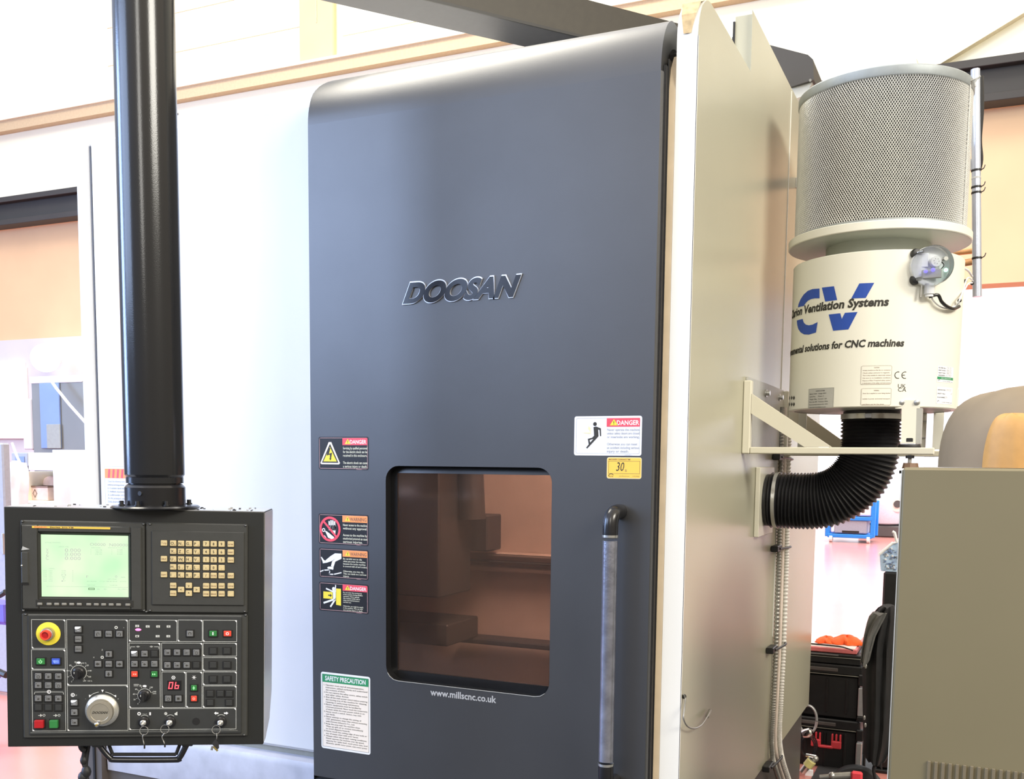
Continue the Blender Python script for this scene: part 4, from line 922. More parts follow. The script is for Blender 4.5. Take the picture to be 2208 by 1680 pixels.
# tool number display
u0, w0, u1, w1 = rectpx(361, 1467, 391, 1489, OF); b = pmb(); b.rbox((u0, -OF-.0012, w0), (u1, -OF+.001, w1), 'black_gloss', .0008)
k = Flat(b, post=lambda u, v, t: Vector((u+.16*(v-w0), -OF-.0013-t, v)))
def seg(cx, cz, w, h, on):
    P = {'a': ((0, h), (w, h)), 'b': ((w, h), (w, h/2)), 'c': ((w, h/2), (w, 0)), 'd': ((0, 0), (w, 0)), 'e': ((0, 0), (0, h/2)), 'f': ((0, h/2), (0, h)), 'g': ((0, h/2), (w, h/2))}
    for s in on: k.line([(cx+p[0], cz+p[1]) for p in P[s]], .0023, 'led_red', 1)
q = pq(363.2, 1484.5); seg(q.x, q.y, .0080, .0155, 'abcdef'); q = pq(376.5, 1484.5); seg(q.x, q.y, .0080, .0155, 'cdefg')
psub(b, 'tool_display', opn, smooth=0)['label'] = 'red numerals 06 display'
q = pq(298, 1358); b = pmb(); b.sphere((q.x, -OF, q.y), .0058, 'led_pink', 12, 8, (1.25, .3, .55)); psub(b, 'warning_lamp', opn)['label'] = 'glowing pink lamp'
# key switches
for x in (310.5, 367, 476.5):
    q = pq(x, 1557); b = pmb(); b.lathe([(.0142, 0), (.0138, .006), (.0120, .007)], Vector((q.x, -OF, q.y)), 'black_gloss', 28, (0, -1, 0)); b.lathe([(.0078, .0065), (.0075, .012), (.0055, .0135)], Vector((q.x, -OF, q.y)), 'steel', 24, (0, -1, 0)); psub(b, 'key_switch', opn)
# handle below the housing
b = pmb(); yy = -.004
hp = [PL(x, y, .0) for x, y in ((209, 1606), (222, 1624), (236, 1638), (250, 1641.5), (372, 1641.5), (384, 1638), (394, 1622), (403, 1603))]
pts = [Vector((p.x, yy+.016, p.y)) for p in hp]; b.tube(pts, .0075, 'black_gloss', 12, sub=4)
hp2 = [PL(x, y, .0) for x, y in ((228, 1606), (238, 1632), (376, 1632), (386, 1606))]
for (p, q) in zip(hp2[:-1], hp2[1:]): b.cyl((p.x, yy+.026, p.y), (q.x, yy+.026, q.y), .0045, 'black', 10)
for p in (hp[0], hp[-1]): b.rbox((p.x-.014, yy+.006, -.004), (p.x+.014, yy+.034, .002), 'black', .002)
psub(b, 'grab_handle')
# cables out of the bottom left
b = pmb()
for pts_, r in ((((178, 1606), (182, 1622), (179, 1640), (184, 1660), (178, 1690)), .006), (((192, 1606), (188, 1630), (186, 1655), (190, 1690)), .0045), (((176, 1600), (178, 1612), (186, 1618)), .010)):
    b.tube([Vector((PL(x, y, -.05).x, .05, PL(x, y, -.05).y)) for x, y in pts_], r, 'rubber', 10, sub=4)
for (x, y), r_ in (((181, 1640), .010), ((186, 1664), .013), ((178, 1676), .012)):
    q = PL(x, y, -.05); b.sphere((q.x, .05, q.y), r_, 'rubber', 10, 6, (1, 1, 1.3))
psub(b, 'cable_bundle')
# ------------------------------------------------ keys hanging from the switches
KG = 'keys hanging from the console key switches'
def keyset(px, ang, ringpx, tail, label, extra=None):
    t = thing('key_ring', label, 'keys', PM, KG)
    q = pq(px, 1557); r = PL(*ringpx, .03)
    b = pmb(); e = Vector((q.x+math.sin(ang)*.004, 0, q.y)); tip = Vector((r.x-.002, 0, r.y+.0115))
    b.prism([(-.0, -.0)]*0 or [(q.x-.0025, q.y), (q.x+.0025, q.y), (tip.x+.004, tip.y if False else tip.z), (tip.x-.003, tip.z)], 1, -OF-.026, -OF-.0125, 'chrome'); b.build('inserted_key', t, smooth=0)
    b = pmb(); n = 24; b.tube([Vector((r.x+.0103*math.cos(2*math.pi*i/n), -OF-.022+.002*math.sin(2*math.pi*i/n), r.y+.0103*math.sin(2*math.pi*i/n))) for i in range(n)], .0008, 'steel', 6, closed=True); b.build('ring', t)
    b = pmb(); ps = [PL(*p, .028) for p in tail]
    b.tube([Vector((p.x, -OF-.018-.002*(i % 2), p.y)) for i, p in enumerate(ps)], .0013, 'steel_dull', 8, sub=3)
    m_, l_ = ps[-2], ps[-1]; b.rbox((l_.x-.0018, -OF-.021, l_.y), (l_.x+.0018, -OF-.017, m_.y), 'black', .0006); b.build('spare_key', t)
    if extra:
        b = pmb(); p = [PL(*z, .028) for z in ((457, 1603), (466, 1592), (472, 1600), (473, 1612), (468, 1616), (463, 1608))]
        b.prism([(a.x, a.y) for a in p], 1, -OF-.024, -OF-.020, 'rubber'); p = [PL(*z, .028) for z in ((462, 1607), (468, 1613), (472, 1616), (469, 1619), (461, 1611))]; b.prism([(a.x, a.y) for a in p], 1, -OF-.026, -OF-.024, 'brass')
        p = [PL(*z, .028) for z in ((456, 1609), (461, 1609), (459, 1618), (454, 1617))]; b.prism([(a.x, a.y) for a in p], 1, -OF-.019, -OF-.017, 'chrome'); b.build('key_fob', t)
keyset(310.5, 0, (311, 1575), ((311, 1583), (308, 1588), (309, 1596), (311, 1603), (312, 1614)), 'leftmost key ring hanging from the console, over the handle bar')
keyset(367, 0, (356, 1572), ((356, 1580), (350, 1588), (352, 1596), (355, 1602), (356, 1611)), 'middle key ring hanging from the console, second from the left')
keyset(476.5, 0, (466.5, 1573), ((467, 1581), (468, 1588), (467, 1594), (467, 1598)), 'rightmost key ring with a brown fob and several keys', True)
# ------------------------------------------------ column and overhead arm
pc = PM @ Vector((.0, .060, PH)); 
pxc = Vector((PL(335, 1088, -.055).x, .058, PH)); pb = PM @ pxc; BZ = pb.z
col = thing('support_column', 'thick glossy black round column holding the operator console', 'column', (pb.x, pb.y, BZ+.0015))
d_ = (pb-EYE).dot(AF); k_px = d_/F     # metres per pixel at the column's depth
RB = 61.5*k_px
z_of = lambda py_: EYE.z+(Px(335, py_, pb.x)-EYE).z if False else None
def cz(py_):        # height of a pixel row on the column's near surface
    dr = ray(334, py_); dist = math.hypot(pb.x-EYE.x, pb.y-EYE.y)-RB; return EYE.z+dr.z*dist/math.hypot(dr.x, dr.y)
z1, z2, z3, z4, z5 = cz(1026), cz(1030), cz(1043), cz(1049), cz(1086)
c3 = Vector((pb.x, pb.y, 0))
b = MB(); b.lathe([(90*k_px, BZ+.0015), (92*k_px, BZ+.005), (88*k_px, BZ+.009), (RB+.002, BZ+.011)], c3, 'black_gloss', 56, cap=True); b.build('base_flange', col)
b = MB(); b.lathe([(RB+.001, BZ+.009), (RB+.001, z4-.004), (RB-.006, z4+.004)], c3, 'black_gloss', 56); 
b.cyl(c3+Vector((.02, -RB-.0005, (BZ+z4)/2+.012)), c3+Vector((.02, -RB+.004, (BZ+z4)/2+.012)), .006, 'black', 12); b.build('clamp_collar', col)
b = MB(); b.lathe([(RB-.008, z4), (RB-.008, z3), (RB-.003, z3), (RB-.003, z2), (RB-.006, z2)], c3, 'pole_black', 56); b.build('groove_ring', col)
b = MB(); b.lathe([(RB-.004, z1-.004), (RB, z1+.002), (RB, 3.29)], c3, 'pole_black', 72); b.build('tube', col)
b0 = None
for a in (-100, -25, 15, 62, 150):
    dirv = Vector((math.sin(math.radians(a)), -math.cos(math.radians(a)), 0)); 
    p = dirv*(RB+.013)+Vector((0, 0, .009))
    if b0 is None:
        m = MB(); m.lathe([(.008, 0), (.008, .003), (.0055, .0031), (.0055, .012)], (0, 0, 0), 'black', 14); b0 = m.build('flange_bolt', None); b0.parent = col; b0.location = p
    else: inst(b0, 'flange_bolt', p, col)
arm = thing('overhead_arm', 'dark overhead boom running from above the console to behind the door', 'boom', (-1.78, .846, 3.2))
A = Pz(690, 0, 3.2); B2 = Pz(1045, 81, 3.2); dr = (B2-A).normalized(); nrm = Vector((dr.y, -dr.x, 0))
def hit_plane(px, py): d = ray(px, py); t = (A-EYE).dot(nrm)/d.dot(nrm); return EYE+d*t
D2 = Pz(925, 0, 3.2); wd = (D2-A).dot(nrm)
A_ = A; 
def hit_side(px, py): d = ray(px, py); t = (D2-EYE).dot(nrm)/d.dot(nrm); return EYE+d*t
zt2 = (hit_side(1265, 0).z+hit_side(1357, 22).z)/2
b = MB(); P0 = A-dr*1.05; P1 = B2+dr*1.0
def slab(b, p, q, n0, n1, z0, z1, mt):
    c = [p+nrm*n0, q+nrm*n0, q+nrm*n1, p+nrm*n1]; vs = [(v.x, v.y, z) for z in (z0, z1) for v in c]
    b.add(vs, [(0, 1, 2, 3), (7, 6, 5, 4), (0, 4, 5, 1), (1, 5, 6, 2), (2, 6, 7, 3), (3, 7, 4, 0)], mt)
slab(b, P0, P1, 0, wd, 3.2, zt2, 'boom_brown'); b.m[0] = b.mi('boom_under_lit'); b.build('boom', arm, smooth=0)
b = MB(); slab(b, P0, P1, wd-.004, wd+.002, 3.196, 3.206, 'black'); b.build('edge_trim', arm, smooth=0)
b = MB(); b.rbox((min(P0.x, pb.x)-.1, pb.y-.11, 3.30), (pb.x+.12, pb.y+.11, 3.46), 'pole_black', .01); b.cyl((P0.x, P0.y, 3.18), (P0.x, P0.y, 3.30), .1, 'pole_black', 32)
b.box((P0.x-.08, min(P0.y, pb.y), 3.30), (P0.x+.08, max(P0.y, pb.y)+.05, 3.40), 'pole_black'); b.build('elbow', arm)
b = MB(); b.rbox((B2.x-.1, B2.y+.3, 2.80), (B2.x+.4, B2.y+.7, 3.20), 'pole_black', .01); b.build('arm_foot', arm)
# ================================================================== mist extractor
EX, EY, ER = -.359, 1.08, .2825
ext = thing('mist_extractor', 'cream round air filter unit with silver mesh top, mounted beside the machine', 'extractor', (EX, EY, 1.79))
def CL(px, py, r=ER):           # pixel to (arc length, height) on the drum
    d = ray(px, py); a = d.x**2+d.y**2; ox, oy = EYE.x-EX, EYE.y-EY; bq = ox*d.x+oy*d.y; c = ox*ox+oy*oy-r*r
    t = (-bq-math.sqrt(max(bq*bq-a*c, 0)))/a; p = EYE+d*t; return math.atan2(p.x-EX, -(p.y-EY))*r, p.z
def cmap(u, v, h):
    a = u/ER; r = ER+.0003+h; return Vector((EX+r*math.sin(a), EY-r*math.cos(a), v))
EC = Vector((EX, EY, 0))
b = MB(); b.lathe([(ER-.02, 1.79), (ER-.003, 1.79), (ER, 1.793), (ER, 2.292), (ER-.003, 2.295), (.176, 2.295)], EC, 'can_cream', 96, cap=False); b.lathe([(0, 1.791), (ER-.02, 1.791)], EC, 'bracket_grey', 96, cap=False)
a0 = math.radians(84); b.rbox((EX+ER*math.sin(a0)-.004, EY-ER*math.cos(a0)-.004, 1.80), (EX+ER*math.sin(a0)+.004, EY-ER*math.cos(a0)+.004, 1.86), 'can_cream', .001)
body = b.build('drum', ext)
b = MB(); b.lathe([(.174, 2.29), (.174, 2.357)], EC, 'neck_grey', 72, cap=False); b.build('neck', ext)
b = MB(); b.lathe([(.16, 2.356), (.300, 2.356), (.3025, 2.3585), (.3025, 2.3825), (.300, 2.385), (.10, 2.385)], EC, 'can_cream', 96, cap=False); 
b.lathe([(.16, 2.3555), (.299, 2.3555)], EC, 'neck_grey', 96, cap=False); b.build('collar_plate', ext)
# expanded metal basket: a real lattice with open diamond holes
def basket():
    b = MB(); z0, z1, r = 2.392, 2.842, ER; n = 208; H = .0132; rows = int((z1-z0)/(H/2)); vs = []; fs = []
    du = 2*math.pi/n
    for j in range(rows+1):
        zc = z0+j*H/2
        for i in range(n):
            a = (i+(.5 if j % 2 else 0))*du
            o = [(a, min(zc+H/2, z1)), (a+du/2, zc), (a, max(zc-H/2, z0)), (a-du/2, zc)]
            s1, s2 = .58, .66; q = [(a, min(zc+H/2*s2, z1)), (a+du/2*s1, zc), (a, max(zc-H/2*s2, z0)), (a-du/2*s1, zc)]
            k = len(vs)
            for t, z in o: vs.append((EX+r*math.sin(t), EY-r*math.cos(t), z))
            for m_, (t, z) in enumerate(q): rr = r-.0015; vs.append((EX+rr*math.sin(t), EY-rr*math.cos(t), z))
            for m_ in range(4): fs.append((k+m_, k+(m_+1) % 4, k+4+(m_+1) % 4, k+4+m_))
    b.v = [Vector(v) for v in vs]; b.f = fs; b.m = [b.mi('mesh_metal')]*len(fs); return b
msh = basket().build('mesh_basket', ext, smooth=0); msh['label'] = 'silver expanded metal mesh'
b = MB(); b.lathe([(ER-.014, 2.388), (ER-.014, 2.845)], EC, 'filter_dark', 72, cap=False); b.build('filter_core', ext)
sa = math.radians(73); sp = lambda z, r=ER+.001: (EX+r*math.sin(sa), EY-r*math.cos(sa), z)
b = MB(); b.tube([sp(2.39+i*.45/60, ER+.0015+.001*(i % 2)) for i in range(61)], .0028, 'mesh_metal', 6); b.build('mesh_seam', ext)
b = MB(); b.lathe([(ER-.016, 2.838), (ER+.001, 2.838), (ER+.003, 2.842), (ER+.003, 2.866), (ER, 2.870), (0, 2.872)], EC, 'rim_metal', 96, cap=False); b.build('top_cap', ext)
b = MB().lathe([(ER-.016, 2.385), (ER+.0015, 2.385), (ER+.0015, 2.394)], EC, 'rim_metal', 96, cap=False); b.build('base_ring', ext)
b = MB(); p = Vector(sp(2.852)); b.tube([p, p+Vector((.02, 0, .006)), p+Vector((.03, 0, .012)), p+Vector((.014, 0, -.004)), p+Vector((.016, 0, -.02))], .003, 'bracket_grey', 8, sub=3); b.build('cap_clip', ext)
# printed marks on the drum
b = MB(); k = Flat(b, post=cmap, strip=.012)
Z2 = lambda x, y: CL(1680+x/4.4217, 520+y/4.4217)
def zp(pts, mt='blue_logo', lay=1): k.poly([Z2(*p) for p in pts], mt, lay)
for quad in (((180, 632), (195, 590), (216, 616), (240, 592)),): pass
up_o = [(180, 632), (186, 600), (205, 556), (235, 510), (275, 474), (320, 457), (386, 452)]; up_i = [(238, 618), (244, 606), (256, 588), (276, 568), (305, 553), (340, 546), (386, 546)]
for i in range(6): zp([up_o[i], up_o[i+1], up_i[i+1], up_i[i]])
lo_o = [(170, 757), (174, 800), (184, 838), (206, 870), (240, 890), (285, 892), (352, 872)]; lo_i = [(226, 742), (230, 762), (240, 782), (258, 797), (285, 803), (320, 796), (368, 772)]
for i in range(6): zp([lo_o[i], lo_o[i+1], lo_i[i+1], lo_i[i]])
zp([(408, 444), (524, 430), (554, 562), (440, 577)]); zp([(765, 404), (907, 398), (826, 542), (688, 548)])
zp([(473, 700), (584, 688), (598, 741), (515, 855)]); zp([(598, 741), (628, 684), (748, 676), (661, 842)]); zp([(515, 855), (598, 741), (661, 842)])
L1 = Z2(136, 733); L2 = Z2(1040, 617); zb_ = (CL(1915, 659)[1]); zb0 = zb_-.004
k.text('Clarion Ventilation Systems', L2[0], zb_, .0265, 'ink', 2, w=(L2[0]-(-76*math.pi/180*ER)), bold=.035, shear=.16, align='r')
E2 = Z2(1186, 1003); k.text('Environmental solutions for CNC machines', E2[0], E2[1], .0225, 'ink', 2, w=.535, bold=.035, shear=.16, align='r')
b.build('printed_logo', body, smooth=0)['label'] = 'blue letters CV with black writing'
def plate(name, x0, y0, x1, y1, mt, rim, draw, label=None, rad=.004):
    (u0, v1), (u1, v0) = CL(x0, y0), CL(x1, y1); b = MB(); k = Flat(b, post=cmap, strip=.012); k.poly(rrect(u0, v0, u1, v1, rad, 3), mt, 1)
    if rim: k.line(rrect(u0+.001, v0+.001, u1-.001, v1-.001, rad, 2), .0007, rim, 2, True)
    draw(k, u0, v0, u1-u0, v1-v0); o = b.build(name, body, smooth=0)
    if label: o['label'] = label
def lines_(texts, h, mt, top, lead):
    def f(k, u, v, w, hh):
        for i, t in enumerate(texts):
            if t: k.text(t, u+w*.06 if i else u+w*.5, v+hh*(top-lead*i), h, mt, 2, w=min(len(t)*h*.70, w*.9), align='l' if i else 'c', bold=.01)
    return f
plate('information_label', 1857, 789, 1922, 829, 'can_cream', 'ink_brown', lines_(['CAUTION', 'Isolate machine at the fan or connector', 'Check unless extractor is regularly', 'This is only suitable for electrically isolated', 'Use care to no installation conditions', 'Dispose of filter if required safety caution', 'A declaration of the safety and instructions'], .0034, 'ink_brown', .86, .135))
plate('information_label', 1857, 837.5, 1921, 874, 'can_cream', 'ink_brown', lines_(['WARNING', 'Never fan is supplied to motor being attached', '', 'isolate it power and avoid transport', '', 'and filters not for the drum'], .0034, 'ink_brown', .83, .16))
plate('rating_plate', 1744, 839, 1797, 879, 'bracket_grey', 'plate_grey', lines_(['CLARION SYSTEMS', 'Model: CV500   Voltage: 400V', 'Serial No:      Phase: 3', 'Weight: 35kg    Current: 1.2A', 'Flow rate: 800   Rotation: 50Hz', 'Environmental solutions for CNC', 'www.clarionventilation.co.uk'], .0036, 'ink', .84, .135), 'grey rating plate', .001)
def hand(k, u, v, w, h):
    for i, t in enumerate(('FILTER No:', 'INST DATE:', 'NEXT DUE:', 'SIGNED:')):
        k.text(t, u+w*.05, v+h*(.86-i*.155), .0032, 'ink', 2, w=w*.38, bold=.02); k.text(('CV 21', '08/22', '08/23', 'CH')[i], u+w*.48, v+h*(.85-i*.155), .0065, 'grey_mark', 2, w=w*.32, shear=.3)
    k.rect(u, v+h*.18, u+w, v+h*.34, 'green', 2); k.text('NEXT SERVICE DATE', u+w*.5, v+h*.23, .0032, 'white', 3, w=w*.6, align='c'); k.ring(u+w*.1, v+h*.08, .004, .0014, 'ink', 2, 20, 200, 8); k.text('01952 290500  info', u+w*.3, v+h*.05, .0022, 'ink', 2, w=w*.66)
def hand2(k, u, v, w, h):
    for i, t in enumerate(('SERVICE DUE:', 'INST No:', 'NAME:')):
        k.text(t, u+w*.05, v+h*(.80-i*.22), .0032, 'ink', 2, w=w*.42, bold=.02); k.text(('09/22', '47', 'Ch')[i], u+w*(.52, .85, .38)[i], v+h*(.79-i*.22), .0062, 'grey_mark', 2, w=w*(.34, .1, .22)[i], shear=.3)
    k.ring(u+w*.1, v+h*.12, .004, .0014, 'ink', 2, 20, 200, 8); k.text('01952 290500  info', u+w*.3, v+h*.08, .0022, 'ink', 2, w=w*.66)
plate('service_label', 2022, 789, 2054, 827, 'label_white', None, hand, 'white service sticker with a green band', .001)
plate('service_label', 2020, 834, 2052, 873, 'label_white', None, hand2, None, .001)
b = MB(); k = Flat(b, post=cmap, strip=.012)
c = CL(1941.5, 816); u, v = c[0], CL(1941, 809)[1]; k.ring(u-.008, v, .0105, .0024, 'ink', 1, 70, 290, 14); k.ring(u+.0145, v, .0105, .0024, 'ink', 1, 70, 290, 14); k.rect(u+.006, v-.0012, u+.014, v+.0012, 'ink', 1)
q = CL(1936, 836.5); q2 = CL(1936, 844.5); k.text('UK', q[0], q[1], .0125, 'ink', 1, w=.026); k.text('CA', q2[0], q2[1], .0125, 'ink', 1, w=.027); b.build('printed_marks', body, smooth=0)
b = MB(); k = Flat(b, post=cmap, strip=.012)
for i in range(6):
    q = CL(1703+i % 3*4.5, 858+i//3*14); k.poly([(q[0], q[1]-.008), (q[0]+.010, q[1]), (q[0], q[1]+.008), (q[0]-.010, q[1])], 'ink', 1)
b.build('hazard_symbols', body, smooth=0)
# pressure sensor in a clear cap on two black knobs
def cyl_at(px, py, h): u, v = CL(px, py, ER+h); a = u/(ER+h); r = ER+h; return Vector((EX+r*math.sin(a), EY-r*math.cos(a), v)), Vector((math.sin(a), -math.cos(a), 0))
for i, (x, y) in enumerate(((1973, 548), (1971, 604))):
    p, n = cyl_at(x, y, .0); b = MB(); b.lathe([(.0160, 0), (.0165, .008), (.0140, .016), (.0075, .018)], p, 'black', 24, n); b.cyl(p+n*.016, p+n*.016+Vector((.018, -.004, .003)), .0055, 'steel', 12); b.build('knob_foot', ext)
p, n = cyl_at(2010, 573, .034); n = (n*.75+Vector((.1, -.55, 0))).normalized(); Rg = .0635
sen = MB(); sen.lathe([(Rg*.93, -.030), (Rg, -.027), (Rg, -.012), (Rg*.96, -.010)], p, 'clear_plastic', 48, n); sen.lathe([(Rg*.9, -.011), (0, -.011)], p, 'clear_plastic', 48, n, cap=False); so = sen.build('pressure_sensor', ext); so['label'] = 'round sensor with a clear cap and lit blue and green lights'
su_ = Vector((-n.y, n.x, 0)).normalized(); sv = Vector((0, 0, 1))
if su_.x < 0: su_ = -su_
b = MB(); b.lathe([(Rg*.985, -.012), (Rg*.975, .020), (Rg*.93, .027), (0, .028)], p, 'clear_cover', 48, n, cap=False); b.build('clear_cap', so)
b = MB(); b.lathe([(.0165, -.01), (.0165, .012), (0, .013)], p+su_*.008+sv*.012, 'white', 24, n, cap=False)
for i in range(6): b.lathe([(.0012, .0132), (0, .0136)], p+su_*(.008+.008*math.cos(i))+sv*(.012+.008*math.sin(i)), 'ink', 6, n, cap=False)
b.rbox((p.x-.03, p.y-.006, p.z-.04), (p.x+.03, p.y+.004, p.z-.012), 'bracket_grey', .002); b.cyl(p+su_*.036+sv*.02, p+su_*.036+sv*.02+n*.018, .007, 'steel_dull', 12); b.tube([p+su_*.02+sv*.02, p+su_*.034+sv*.002+n*.008, p+su_*.026-sv*.012+n*.006], .0018, 'black', 6, sub=4)
b.rbox((p.x-.045, p.y-.004, p.z-.003), (p.x-.012, p.y+.006, p.z+.04), 'label_white', .001); b.build('sensor_board', so)
b = MB(); b.sphere((p-su_*.004-sv*.016+n*.018)[:], .0062, 'led_blue', 12, 8); b.sphere((p-su_*.024-sv*.020+n*.010)[:], .006, 'led_blue', 12, 8, (1, 1, .8)); b.build('blue_light', so)['label'] = 'glowing blue light'
b = MB(); b.sphere((p+su_*.038-sv*.016+n*.016)[:], .0066, 'led_green', 12, 8); b.build('green_light', so)['label'] = 'glowing green light'
b = MB(); b.cyl(p-sv*.055-n*.012, p-sv*.088-n*.012, .017, 'clear_plastic', 12); b.cyl(p-sv*.085-n*.012, p-sv*.096-n*.012, .013, 'white', 12); b.cyl(p-sv*.06-su_*.026-n*.012, p-sv*.098-su_*.028-n*.012, .004, 'steel_dull', 10); b.build('cable_gland', so)
gl = p-sv*.096-n*.012
def C3(px, py, h): return cyl_at(px, py, h)[0]
b = MB(); b.tube([gl, C3(2022, 636, .03), C3(2030, 650, .028), C3(2042, 661, .022), C3(2056, 666, .016), C3(2068, 661, .012)], .0055, 'black_gloss', 10, sub=6); b.build('sensor_cable', so)['label'] = 'curved black cable'
b = MB(); pe = C3(2068, 655, .015); p2 = Py(2086, 600, 1.3); p3 = Py(2098, 606, 1.5)
b.tube([C3(2004, 622, .02), C3(2012, 648, .012), C3(2034, 664, .01), C3(2060, 660, .012), C3(2072, 640, .02), p2, p3], .0026, 'white', 8, sub=6); b.tube([pe, Py(2080, 625, 1.25), Py(2088, 612, 1.35), Py(2097, 610, 1.5)], .003, 'white', 8, sub=5)
for q in (C3(2069, 648, .015), Py(2096, 611, 1.49), Py(2081, 606, 1.3)): b.sphere(q[:], .007, 'black', 8, 6)
b.tube([Py(2078, 578, 1.3), Py(2088, 584, 1.4), Py(2096, 596, 1.5)], .004, 'white', 8, sub=4); b.build('signal_wire', so)
# feet
b = MB(); leg = lambda x0, y0, x1, y1, h0, mt: None
lp, ln_ = cyl_at(1955, 872, .004); yl = lp.y-.002
pa, pb2, pc2, pd = [Py(x, y, yl) for x, y in ((1931, 862), (1984, 864), (1976, 885), (1944, 885))]
b.prism([(pa.x, pa.z), (pb2.x, pb2.z), (pb2.x, 1.785), (Py(1976, 885, yl).x, 1.785), (Py(1974, 956, yl).x, Py(1974, 957, yl).z), (Py(1943, 956, yl).x, Py(1943, 957, yl).z), (Py(1944, 885, yl).x, 1.785), (pa.x, 1.785)], 1, yl, yl+.005, 'can_cream')
xa = Py(1975, 900, yl).x; b.box((xa, yl+.001, Py(1975, 957, yl).z), (xa+.018, yl+.06, 1.786), 'bracket_grey')
b.box((Py(1943, 957, yl).x, yl, Py(1943, 957, yl).z-.0), (xa, yl-.05, Py(1943, 957, yl).z+.005), 'can_cream'); fo = b.build('mounting_foot', ext)
for x in (1944, 1977):
    q = Py(x, 868, yl); b = MB(); b.lathe([(.010, 0), (.0095, .0015), (.0065, .002), (.0065, .006), (.003, .007)], q, 'steel', 12, (0, -1, 0)); b.build('foot_bolt', fo)
zf = Py(1943, 957, yl).z; xf = Py(1962, 957, yl).x
def rubber_foot(x, y, z, nm='rubber_mount'):
    b = MB(); b.lathe([(.026, z-.0), (.031, z-.004), (.031, z-.011), (.028, z-.014)], (x, y, 0), 'rubber', 24); b.rbox((x-.010, y-.010, z+.004), (x+.010, y+.010, z+.019), 'black', .002); return b.build(nm, ext)
BZ0, BZ1 = Py(1700, 979, .712).z, Py(1700, 964.5, .712).z        # bracket bar
b = MB(); b.lathe([(.034, BZ1+.001), (.036, BZ1+.004), (.033, zf-.002)], (xf, yl-.02, 0), 'rubber', 24); b.rbox((xf-.010, yl-.034, zf+.004), (xf+.010, yl-.014, zf+.018), 'black', .002); b.build('rubber_mount', ext)
b = MB(); b.box((EX+.20, EY+.19, BZ1+.002), (EX+.235, EY+.195, 1.80), 'can_cream').build('mounting_foot', ext); b = MB().box((EX-.28, EY+.19, BZ1+.002), (EX-.25, EY+.195, 1.80), 'can_cream'); b.build('mounting_foot', ext); b = MB()
rx = Py(1990, 920, 1.3).x
b.box((rx-.012, 1.30, BZ1+.002), (rx+.012, 1.306, 1.80), 'can_cream').box((rx-.012, 1.295, 1.76), (rx+.012, 1.31, 1.764), 'steel').box((rx-.012, 1.295, 1.70), (rx+.012, 1.31, 1.704), 'steel'); b.build('mounting_foot', ext)
# ================================================================== wall brackets of square tube
def bracket(y, label, near):
    t = thing('wall_bracket', label, 'bracket', (XS, y, BZ0), 'brackets under the cream filter unit')
    x0 = XS+.0008; x1 = -.13; w = BZ1-BZ0; zt = Py(1610, 821, y).z if near else Px(1692, 846, XS).z; T = .032
    b = MB(); b.rbox((x0, y-T/2, BZ0), (x0+.026, y+T/2, zt), 'bracket_cream', .003); b.build('upright', t)
    b = MB(); b.rbox((x0+.027, y-T/2, BZ0), (x1, y+T/2, BZ1), 'bracket_cream', .003); b.build('arm', t)
    b = MB(); za, zb_, xb, xc = zt-.045, zt-.115, x0+.205, x0+.29
    b.prism([(x0+.027, za), (x0+.027, zb_+.005), (xb, BZ1+.001), (xc, BZ1+.001)], 1, y-T/2+.002, y+T/2-.002, 'bracket_cream'); b.build('brace', t)
    return t
br = bracket(.712, 'near cream triangular bracket in front of the black hose', True)
br2 = bracket(1.44, 'far cream triangular bracket, mostly behind the other one', False)
pl_ = thing('bracket_plate', 'grey bolted plate on the machine side between the two brackets', 'plate', (XS, .73, BZ1))
b = MB(); b.box((XS+.001, .732, BZ1+.002), (XS+.008, 1.42, Px(1660, 832, XS).z), 'bracket_grey'); b.build('plate', pl_, smooth=0)
for x, y in ((1651, 848), (1680, 857)):
    q = Px(x, y, XS+.008); b = MB(); b.lathe([(.014, 0), (.014, .004), (.009, .005), (.009, .016)], q, 'steel', 12, (1, 0, 0)); b.build('bolt', pl_)
for y_, lab in ((.712, 'rubber mount under the near bracket arm, above the khaki cabinet'), ):
    t = thing('anti_vibration_mount', lab, 'mount', (Py(1962, 985, .712).x, .712, BZ0-.06)); x = Py(1962, 985, .712).x
    b = MB(); b.cyl((x, y_, BZ0-.001), (x, y_, BZ0-.07), .006, 'steel_dull', 12); b.build('rod', t)
    b = MB(); b.lathe([(.014, BZ0-.012), (.014, BZ0-.002)], (x, y_, 0), 'black', 6); b.lathe([(.022, BZ0-.026), (.024, BZ0-.036), (.026, BZ0-.044)], (x+.003, y_, 0), 'ink_brown', 8); b.lathe([(.030, BZ0-.060), (.030, BZ0-.050)], (x, y_, 0), 'rubber', 16); b.build('nut', t)
q = Py(1684, 960, 1.44); b = MB(); b.lathe([(.036, BZ1+.001), (.038, BZ1+.005), (.034, BZ1+.010)], (q.x, 1.44, 0), 'rubber', 24); b.rbox((q.x-.010, 1.43, BZ1+.010), (q.x+.010, 1.45, BZ1+.026), 'black', .002); b.build('rubber_mount', br2)
